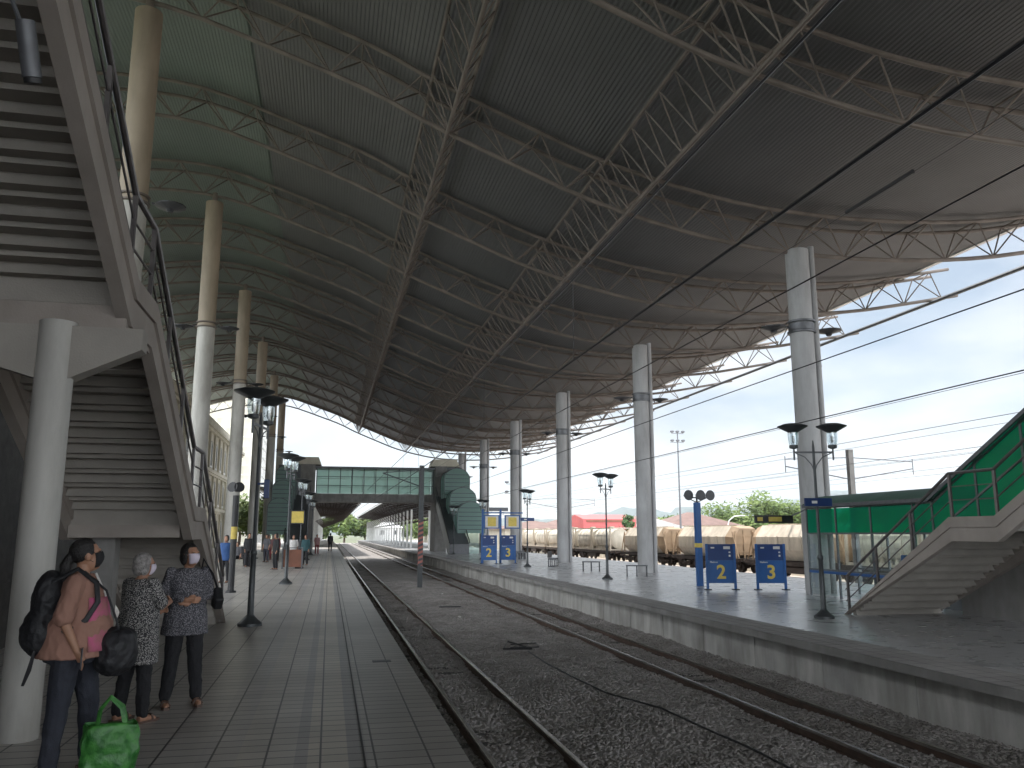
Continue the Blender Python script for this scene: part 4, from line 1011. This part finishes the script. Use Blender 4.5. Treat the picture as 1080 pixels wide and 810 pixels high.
def person(label, loc, rz, H=1.6, armL=None, armR=None, legL=None, legR=None, top='cblue', bottom='trous', hem=.80, sleeve=.5,
           hair='hairb', hstyle='short', mask=None, head_rz=0, head_px=0, vox=.007, shoe='sandal', group=None, waist=(.145,.115), hipw=(.165,.13), flare=0., skirtw=None):
    s = H/1.6; t = thing('person', label, 'person', loc, rz, group)
    sc = lambda p: tuple(c*s for c in p)
    # joints (metres for 1.6 m)
    shL, shR = (-.17,0,1.31), (.17,0,1.31)
    armL = armL or [shL, (-.21,-.02,1.04), (-.20,.06,.82)]; armR = armR or [shR, (.21,-.02,1.04), (.20,.06,.82)]
    legL = legL or [(-.09,0,.82), (-.10,.02,.45), (-.11,-.02,.07)]; legR = legR or [(.09,0,.82), (.10,.02,.45), (.11,-.02,.07)]
    near = vox < .012
    b = MB()
    def T(pts, rs, n=12, g=0): b.tube([sc(p) for p in pts], 0, n, rs=[(q[0]*s+g, q[1]*s+g) if isinstance(q, tuple) else q*s+g for q in rs])
    def limb(pts, rs, bb, n=12, g=0):
        P = []; Q = []
        for i in range(len(pts)-1):
            for f in (0,.33,.66): P.append(lerp(pts[i],pts[i+1],f)); Q.append(rs[i]+(rs[i+1]-rs[i])*f)
        P.append(pts[-1]); Q.append(rs[-1])
        bb.tube([sc(p) for p in P], 0, n, rs=[q*s+g for q in Q])
        for p, q in zip(pts, rs): bb.ell(sc(p), (q*s+g,)*3, 10, 7)
    def vring(bb, rows, g=0, n=20, c=(0,0)):  # rows: (z, rx, ry, ox, oy)
        vs = []; fs = []
        for (z, rx, ry, ox, oy) in rows:
            for k in range(n): a = 2*PI*k/n; vs.append(((ox+rx*math.cos(a))*s+g*math.cos(a), (oy+ry*math.sin(a))*s+g*math.sin(a), z*s))
        for i in range(len(rows)-1):
            for k in range(n): fs.append((i*n+k,i*n+(k+1)%n,(i+1)*n+(k+1)%n,(i+1)*n+k))
        fs += [list(range(n))[::-1],[(len(rows)-1)*n+k for k in range(n)]]
        bb.add(vs, fs)
    torso = [(.78,hipw[0]*.85,hipw[1]*.85,0,-.01),(.86,hipw[0],hipw[1],0,-.01),(1.02,waist[0],waist[1],0,.0),(1.16,.15,.115,0,.01),(1.25,.165,.11,0,.005),(1.32,.15,.075,0,0),(1.355,.075,.06,0,0)]
    vring(b, torso)
    b.tube([sc((0,-.005,1.32)), sc((0,.012,1.42))], 0, 12, rs=[.052*s,.047*s])
    # head
    hc = Vector((0,.02,1.485)); rot = Matrix.Rotation(head_rz,3,'Z') @ Matrix.Rotation(head_px,3,'X')
    def hp(v): return tuple((hc*s) + rot @ (Vector(v)*s))
    def he(bb, c, r): bb.ell(hp(c), tuple(q*s for q in r), 18, 12, rot)
    he(b, (0,-.005,.02), (.073,.092,.093)); he(b, (0,.025,-.035), (.058,.066,.082)); he(b, (0,.05,-.085), (.03,.03,.024))
    if near:
        b.add([hp(v) for v in ((-.012,.086,.02),(.012,.086,.02),(.018,.088,-.03),(-.018,.088,-.03),(0,.118,-.022),(0,.10,.015))], [(0,1,5),(0,5,4,3),(1,2,4,5),(3,4,2),(0,3,2,1)])
        for sx in (-1,1):
            he(b, (sx*.074,-.005,-.005), (.010,.020,.032)); he(b, (sx*.03,.082,.028), (.022,.012,.008)); he(b, (sx*.036,.066,-.02), (.022,.02,.02))
        he(b, (0,.092,-.052), (.024,.010,.007)); he(b, (0,.090,-.064), (.020,.010,.006))
    for arm, sx in ((armL,-1),(armR,1)):
        limb(arm[:3], [.045,.036,.024], b)
        # hand
        w = Vector(arm[2]); d = (w-Vector(arm[1])).normalized()
        if len(arm) > 3: d = Vector(arm[3]).normalized()
        side = d.cross(Vector((0,1,0)) if abs(d.y) < .8 else Vector((1,0,0))).normalized(); nrm = d.cross(side)
        pc = w+d*.05; b.tube([sc(w), sc(w+d*.03), sc(w+d*.085)], 0, 10, rs=[(.022*s,.02*s),(.034*s,.017*s),(.036*s,.014*s)])
        # palm oriented by ring frame (approx) ; fingers
        if near:
            for k, ln in enumerate((.066,.075,.07,.055)):
                o_ = side*(-.027+.018*k); p0 = w+d*.075+o_; p1 = p0+d*ln*.5+nrm*.006; p2 = p1+d*ln*.38+nrm*.02; 
                b.tube([sc(p0-d*.02),sc(p0),sc(p1),sc(p2)], 0, 7, rs=[.009*s,.009*s,.0085*s,.007*s])
            p0 = w+d*.025-side*.025; b.tube([sc(p0),sc(p0+d*.03-side*.018),sc(p0+d*.058-side*.02+nrm*.012)], 0, 7, rs=[.011*s,.0105*s,.008*s])
        else: b.tube([sc(w+d*.07),sc(w+d*.15)], 0, 7, rs=[.03*s,.018*s])
    for leg in (legL, legR):
        limb(leg[:3], [.078,.052,.036], b)
        a_ = Vector(leg[2]); toe = Vector(leg[3]) if len(leg) > 3 else Vector((.02 if leg is legR else -.02,1,0)); toe.normalize()
        b.tube([sc(a_-toe*.04+Vector((0,0,-.03))), sc(a_+toe*.04+Vector((0,0,-.03))), sc(a_+toe*.12+Vector((0,0,-.045))), sc(a_+toe*.165+Vector((0,0,-.052)))], 0, 10, rs=[.032*s,.036*s,.034*s,.018*s])
    remesh(b, 'body', 'skin', t, vox, 2)
    # trousers
    g = .012 if near else .016
    b = MB(); vring(b, [(.76,hipw[0]*.8,hipw[1]*.82,0,-.01),(.84,hipw[0],hipw[1],0,-.01),(.93,hipw[0]*.93,hipw[1]*.95,0,0),(1.0,waist[0],waist[1],0,0)], g*.8)
    for leg in (legL, legR):
        k = leg[1]; an = leg[2]; ank = lerp(k, an, .93)
        limb([leg[0], k, ank], [.088,.062,.05], b, g=g*.6)
    remesh(b, 'trousers', bottom, t, vox*1.15, 3, .006 if near else 0)
    # top
    b = MB(); g = .02 if near else .022
    rows = [(hem,(skirtw or hipw[0])+flare,(hipw[1])+flare*.7,0,-.01)]
    if hem < .84: rows.append((.86,hipw[0]+flare*.4,hipw[1]+flare*.3,0,-.01))
    rows += [(1.02,waist[0]+.012,waist[1]+.008,0,0),(1.16,.155,.125,0,.012),(1.25,.17,.118,0,.006),(1.315,.155,.082,0,0),(1.352,.075,.06,0,0)]
    vring(b, rows, g, 26)
    for arm in (armL, armR):
        if sleeve > 1: pts = [arm[0], arm[1], lerp(arm[1],arm[2],sleeve-1)]; rs_ = [.05,.043,.036]
        else: pts = [arm[0], lerp(arm[0],arm[1],sleeve*.6), lerp(arm[0],arm[1],sleeve)]; rs_ = [.05,.054,.056]
        limb(pts, rs_, b, g=.006)
    tp = remesh(b, 'top', top, t, vox*1.15, 3, .008 if near else 0)
    # hair
    b = MB()
    he(b, (0,-.018,.036), (.083,.097,.094)); 
    if hstyle == 'ponytail':
        b.tube([hp((0,-.1,.02)),hp((0,-.14,-.04)),hp((0,-.15,-.14)),hp((0,-.13,-.24))], 0, 10, rs=[.03*s,.04*s,.035*s,.012*s])
    elif hstyle in ('short','bob'):
        he(b, (0,-.045,-.02), (.078,.07,.09 if hstyle == 'bob' else .075))
        if hstyle == 'bob':
            for sx in (-1,1): he(b, (sx*.066,-.018,-.03), (.022,.05,.07))
    hr = remesh(b, 'hair', hair, t, vox*1.1, 1)
    # cut the face out of the hair
    bm = bmesh.new(); bm.from_mesh(hr.data); dl = []
    inv = rot.inverted()
    for v in bm.verts:
        q = inv @ (v.co-hc*s)/s
        if q.y > .045 and q.z < .075 and abs(q.x) < .09: 
            v.co = hc*s + rot @ (Vector((q.x*.8, .03, q.z))*s)
    bm.to_mesh(hr.data); bm.free()
    if near:
        b = MB()
        for sx in (-1,1): he(b, (sx*.03,.0845,.014), (.013,.007,.006))
        b.build('eyes', 'black', t, smooth=True)
    if mask:
        b = MB(); n_ = 9; vs = []; fs = []
        for i in range(6):
            f = i/5; z = .012-.105*f
            for k in range(n_):
                a = R(-78+156*k/(n_-1)); dep = .108+.014*math.sin(f*PI)-(.035*f*f); r_ = .066*(1-.35*f*f)
                vs.append(hp((r_*math.sin(a)*1.02, .022+(dep-.022)*math.cos(a)**.8, z)))
        for i in range(5):
            for k in range(n_-1): fs.append((i*n_+k,i*n_+k+1,(i+1)*n_+k+1,(i+1)*n_+k))
        b.add(vs, fs); o = b.build('face_mask', mask, t, smooth=True); so_ = o.modifiers.new('s','SOLIDIFY'); so_.thickness = .004
        b = MB()
        for sx in (-1,1): b.tube([hp((sx*.064,.035,.0)),hp((sx*.08,-.01,.012)),hp((sx*.082,-.02,-.01)),hp((sx*.062,.03,-.05))], .0018*s, 5)
        b.build('mask_strap', mask, t)
    if shoe:
        for leg in (legL, legR):
            a_ = Vector(leg[2]); toe = Vector(leg[3]) if len(leg) > 3 else Vector((.02 if leg is legR else -.02,1,0)); toe.normalize(); zf = a_.z-.07
            z_ = Vector((0,0,1)); P = [a_-toe*.07, a_+toe*.05, a_+toe*.13, a_+toe*.195]
            b = MB(); 
            vs = []; sd = toe.cross(z_)
            for p, w_ in zip(P, (.03,.034,.043,.022)):
                for sgn, zz in ((-1,zf),(1,zf),(1,zf+.022),(-1,zf+.022)): q = p+sd*w_*sgn; vs.append(sc((q.x,q.y,zz)))
            fs = []
            for i in range(3):
                for k in range(4): fs.append((i*4+k,i*4+(k+1)%4,(i+1)*4+(k+1)%4,(i+1)*4+k))
            fs += [(3,2,1,0),(12,13,14,15)]; b.add(vs, fs)
            p = a_+toe*.10; b.tube([sc(p+sd*.042+z_*(-.05)), sc(p+sd*.02+z_*(-.005)), sc(p-sd*.02+z_*(-.005)), sc(p-sd*.042+z_*(-.05))], 0, 6, rs=[(.012*s,.012*s)]*4)
            b.build('shoe', shoe, t)
    return t, hp, sc

# woman with backpack, facing the tracks, hand with phone at her hip
w1, hp, sc = person('woman in dusty pink blouse and black mask wearing a black backpack, nearest the camera', (-1.73,6.62,0), R(-78), 1.61,
  armL=[(-.17,0,1.31),(-.23,.0,1.06),(-.14,.17,.95)], armR=[(.18,-.02,1.31),(.25,-.08,1.07),(.24,.02,.86),(.0,.45,-.9)],
  legL=[(-.10,.05,.82),(-.13,.11,.45),(-.16,.13,.07),(0,1,0)], legR=[(.10,-.04,.82),(.13,-.07,.45),(.15,-.10,.07),(.1,1,0)],
  top='blouse', bottom='denim', hem=.80, sleeve=.95, hstyle='ponytail', mask='maskb', head_rz=R(12), head_px=R(10), vox=.0065, waist=(.19,.20), hipw=(.20,.205), flare=.02)
b = MB()   # pink print panel on the front
n_ = 10; vs = []; fs = []
for i in range(8):
    z = .84+.36*i/7
    for k in range(n_):
        a = R(20+110*k/(n_-1)); rx, ry = (.244-.055*i/7, .250-.07*i/7); vs.append(sc((rx*math.cos(a), ry*math.sin(a)+.004, z)))
for i in range(7):
    for k in range(n_-1): fs.append((i*n_+k,i*n_+k+1,(i+1)*n_+k+1,(i+1)*n_+k))
b.add(vs, fs); o = b.build('printed_panel', 'pink', w1, smooth=True); sm_ = o.modifiers.new('s','SOLIDIFY'); sm_.thickness = .004
b = MB(); b.tube([sc((-.05,.09,1.36)),sc((-.02,.16,1.22)),sc((0,.2,1.08)),sc((.02,.16,1.22)),sc((.05,.09,1.36))], .006, 6); b.ell(sc((0,.2,1.06)),(.014,.01,.03)); b.build('lanyard', 'cwhite', w1)
bp = thing('backpack', 'black backpack worn by the woman in the pink blouse', 'backpack', w1.location, w1.rotation_euler.z)
b = MB(); b.ell((0,-.19,1.15),(.15,.11,.24),18,12); b.ell((0,-.22,.98),(.16,.12,.18),18,12); b.ell((0,-.29,.98),(.11,.06,.13)); remesh(b, 'bag_body', 'bag', bp, .012, 3, .012)
for sx in (-1,1):
    b = MB(); b.tube([(sx*.10,-.18,1.32),(sx*.12,-.02,1.405),(sx*.145,.105,1.31),(sx*.19,.125,1.18),(sx*.205,.06,1.06),(sx*.21,-.08,.98)], 0, 8, rs=[(.01,.019)]*6); b.build('shoulder_strap', 'bag', bp, smooth=True)
b = MB(); b.tube([(.14,-.24,.86),(.17,-.26,.74),(.16,-.29,.64)], 0, 6, rs=[(.004,.012),(.004,.02),(.004,.012)]); b.build('loose_strap', 'bag', bp)
sb_ = thing('shoulder_bag', 'black rounded bag carried in front by the woman in the pink blouse', 'bag', w1.location, w1.rotation_euler.z)
b = MB(); b.ell((.06,.26,.85),(.15,.15,.14),18,12); b.ell((.06,.26,.78),(.14,.14,.12),18,12); b.ell((.06,.29,.93),(.12,.10,.05)); remesh(b, 'bag_body', 'bag', sb_, .01, 3, .012)
b = MB(); b.tube([(.10,.29,.93),(.12,.25,1.05),(.08,.17,1.25),(.05,.02,1.385),(-.08,-.12,1.34)], 0, 6, rs=[(.004,.010)]*5); b.build('strap', 'bag', sb_)
ph = thing('mobile_phone', 'dark mobile phone held in the right hand of the woman in pink', 'phone', w1.location, w1.rotation_euler.z)
b = MB(); b.box(.20,.29,.05,.062,.74,.88); b.build('case', 'phone', ph, bevel=.006)

w2, hp, sc = person('small grey haired woman in a black and white speckled dress seen from behind', (-1.66,8.3,0), R(-38), 1.47,
  armL=[(-.17,0,1.31),(-.20,.03,1.08),(-.05,.22,1.05)], armR=[(.17,0,1.31),(.22,.08,1.09),(.12,.27,1.12),(-1,.3,.1)],
  legL=[(-.09,0,.82),(-.12,.0,.45),(-.16,-.03,.07)], legR=[(.09,0,.82),(.10,.03,.45),(.12,.02,.07)],
  top='dress', bottom='trous', hem=.56, sleeve=.85, hair='hairg', hstyle='bob', mask='maskw', head_rz=R(-22), vox=.0065, waist=(.165,.14), hipw=(.18,.15), flare=.035)
w3, hp, sc = person('woman in long patterned grey tunic and white mask with folded arms', (-1.36,8.98,0), R(198), 1.55,
  armL=[(-.17,0,1.31),(-.22,.0,1.08),(-.03,.18,1.04),(1,.1,-.1)], armR=[(.17,0,1.31),(.23,.0,1.09),(.04,.2,1.05),(-1,.15,-.05)],
  legL=[(-.09,0,.82),(-.11,.02,.45),(-.15,.0,.07)], legR=[(.09,0,.82),(.11,.02,.45),(.15,.0,.07)],
  top='tunic', bottom='trous', hem=.70, sleeve=1.85, hstyle='bob', mask='maskw', head_rz=R(32), head_px=R(4), vox=.0065, waist=(.155,.125), hipw=(.175,.14), flare=.03)
hb = thing('handbag', 'black handbag hanging at the side of the woman with folded arms', 'bag', w3.location, w3.rotation_euler.z)
b = MB(); b.prism([(-.09,.92),(.07,.90),(.15,1.0),(.03,1.12),(-.10,1.04)], 0, -.33, -.25); b.build('bag_body', 'bag', hb, bevel=.015)
b = MB(); b.tube([(-.29,.0,1.10),(-.22,.07,1.25),(-.13,.03,1.40),(-.14,-.1,1.28),(-.28,-.06,1.05)], 0, 6, rs=[(.005,.014)]*5); b.build('strap', 'bag', hb)
# green shopping bag
gb = thing('shopping_bag', 'bright green plastic shopping bag standing on the floor beside the backpack woman', 'bag', (-1.42,6.5,0), R(8))
def bagring(z, w, d, t_): return [(w*math.copysign(abs(math.cos(a))**.55,math.cos(a))+.012*math.sin(5*a+z*9), d*math.copysign(abs(math.sin(a))**.55,math.sin(a))+.012*math.cos(4*a+z*13), z+t_*math.sin(3*a)) for a in np.linspace(0,2*PI,29)[:-1]]
b = MB(); rows = [[(x+.018*mn.noise(Vector((x*9,y*9,z*14))), y+.022*mn.noise(Vector((x*9+5,y*9,z*14))), z) for x,y,z in bagring(.36*q/16, .15+.022*math.sin(PI*q/16)+.008*q/16, .085+.015*math.sin(PI*q/16)-.028*q/16, .012*q/16)] for q in range(17)]
vs = [v for r_ in rows for v in r_]; fs = [(i*28+k,i*28+(k+1)%28,(i+1)*28+(k+1)%28,(i+1)*28+k) for i in range(16) for k in range(28)]+[list(range(28))[::-1]]
b.add(vs, fs); o = b.build('bag_body', 'gbag', gb, smooth=True); q = o.modifiers.new('s','SOLIDIFY'); q.thickness = .004
for dy in (-.05,.05):
    b = MB(); b.tube([(-.09,dy,.34),(-.08,dy*.8,.45),(-.02,dy*.4,.53),(.06,dy*.6,.46),(.09,dy,.34)], 0, 6, rs=[(.004,.018)]*5); b.build('handle', 'gbag', gb)
b = MB(); b.ell((.02,.0,.31),(.13,.05,.06)); b.build('contents', 'leaf2', gb, smooth=True)

sit = dict(legL=[(-.1,-.05,.50),(-.11,.36,.48),(-.11,.34,.07)], legR=[(.1,-.05,.50),(.11,.36,.48),(.11,.34,.07)])
far = [
 ('person in a blue top standing beyond the stair foot', -3.45,30.5, 160, 1.6, 'cblue', 'trous'),
 ('standing man in dark clothes at the left column row', -3.95,44.5, 200, 1.68, 'cblack', 'trous'),
 ('traveller in a grey top facing the group by the columns', -3.6,52.0, 150, 1.62, 'cgrey', 'denim'),
 ('traveller in a deep red top standing by the columns', -3.15,54.0, 190, 1.62, 'cred', 'trous'),
 ('person in a pale pink top among the waiting group', -3.75,56.5, 170, 1.55, 'cpink', 'cred'),
 ('person in black standing just left of the brown box', -2.42,41.2, 120, 1.66, 'cblack', 'trous'),
 ('person in a pale shirt standing behind the brown box', -1.75,44.3, 180, 1.6, 'cwhite', 'trous'),
 ('person in dark teal behind the right edge of the brown box', -1.2,46.5, 160, 1.6, 'cteal', 'trous'),
 ('person in a rosy top by the foot of the footbridge tower', -.95,72.0, 200, 1.6, 'cpink', 'cred'),
 ('lone traveller in black walking far along the left platform', .15,83.0, 0, 1.72, 'cblack', 'trous'),
]
for i, (lb, x, y, a, H, tp, bt) in enumerate(far):
    rs = random.Random(i)
    legs = dict(legL=[(-.09,0,.82),(-.1,.12,.46),(-.1,.16,.07)], legR=[(.09,0,.82),(.1,-.02,.46),(.1,-.2,.07)]) if y > 80 else {}
    person(lb, (x,y,0), R(a), H, top=tp, bottom=bt, hem=.74, sleeve=.9+.9*(i%2), hstyle=['short','bob'][i%2], vox=.018, shoe='cblack', group='travellers waiting on the left platform', **legs)
for i, (lb, x, y, a, tp) in enumerate((('person in a grey shirt seated by the left columns', -4.55,45.2,150,'cgrey'),('second seated traveller, in a black top, by the left columns', -4.3,46.3,200,'cblack'))):
    t_, _, _ = person(lb, (x,y,-.38+.38), R(a), 1.6, top=tp, bottom='trous', hem=.82, sleeve=.9, hstyle='short', vox=.018, shoe='cblack', group='travellers waiting on the left platform',
       legL=[(-.1,0,.84),(-.11,.4,.80),(-.11,.38,.43)], legR=[(.1,0,.84),(.11,.4,.80),(.11,.38,.43)])
    t_.location.z = -.36
t = thing('bench', 'dark bench under the two seated travellers by the left columns', 'bench', (-4.45,45.8,0), R(50))
b = MB(); b.box(-1.0,1.0,-.25,.22,.36,.41); b.build('seat', 'dark', t)
for x in (-.8,.8):
    b = MB(); b.box(x-.04,x+.04,-.22,.2,0,.36); b.build('leg', 'dark', t)
t = thing('suitcase', 'dark suitcase standing by the seated travellers', 'suitcase', (-4.0,45.0,0), R(20))
b = MB(); b.box(-.2,.2,-.12,.12,.05,.62); b.build('shell', 'cblack', t, bevel=.03)
b = MB(); b.tube([(-.12,.08,.62),(-.12,.08,.85),(.12,.08,.85),(.12,.08,.62)], .012, 6); b.build('handle', 'greym', t)
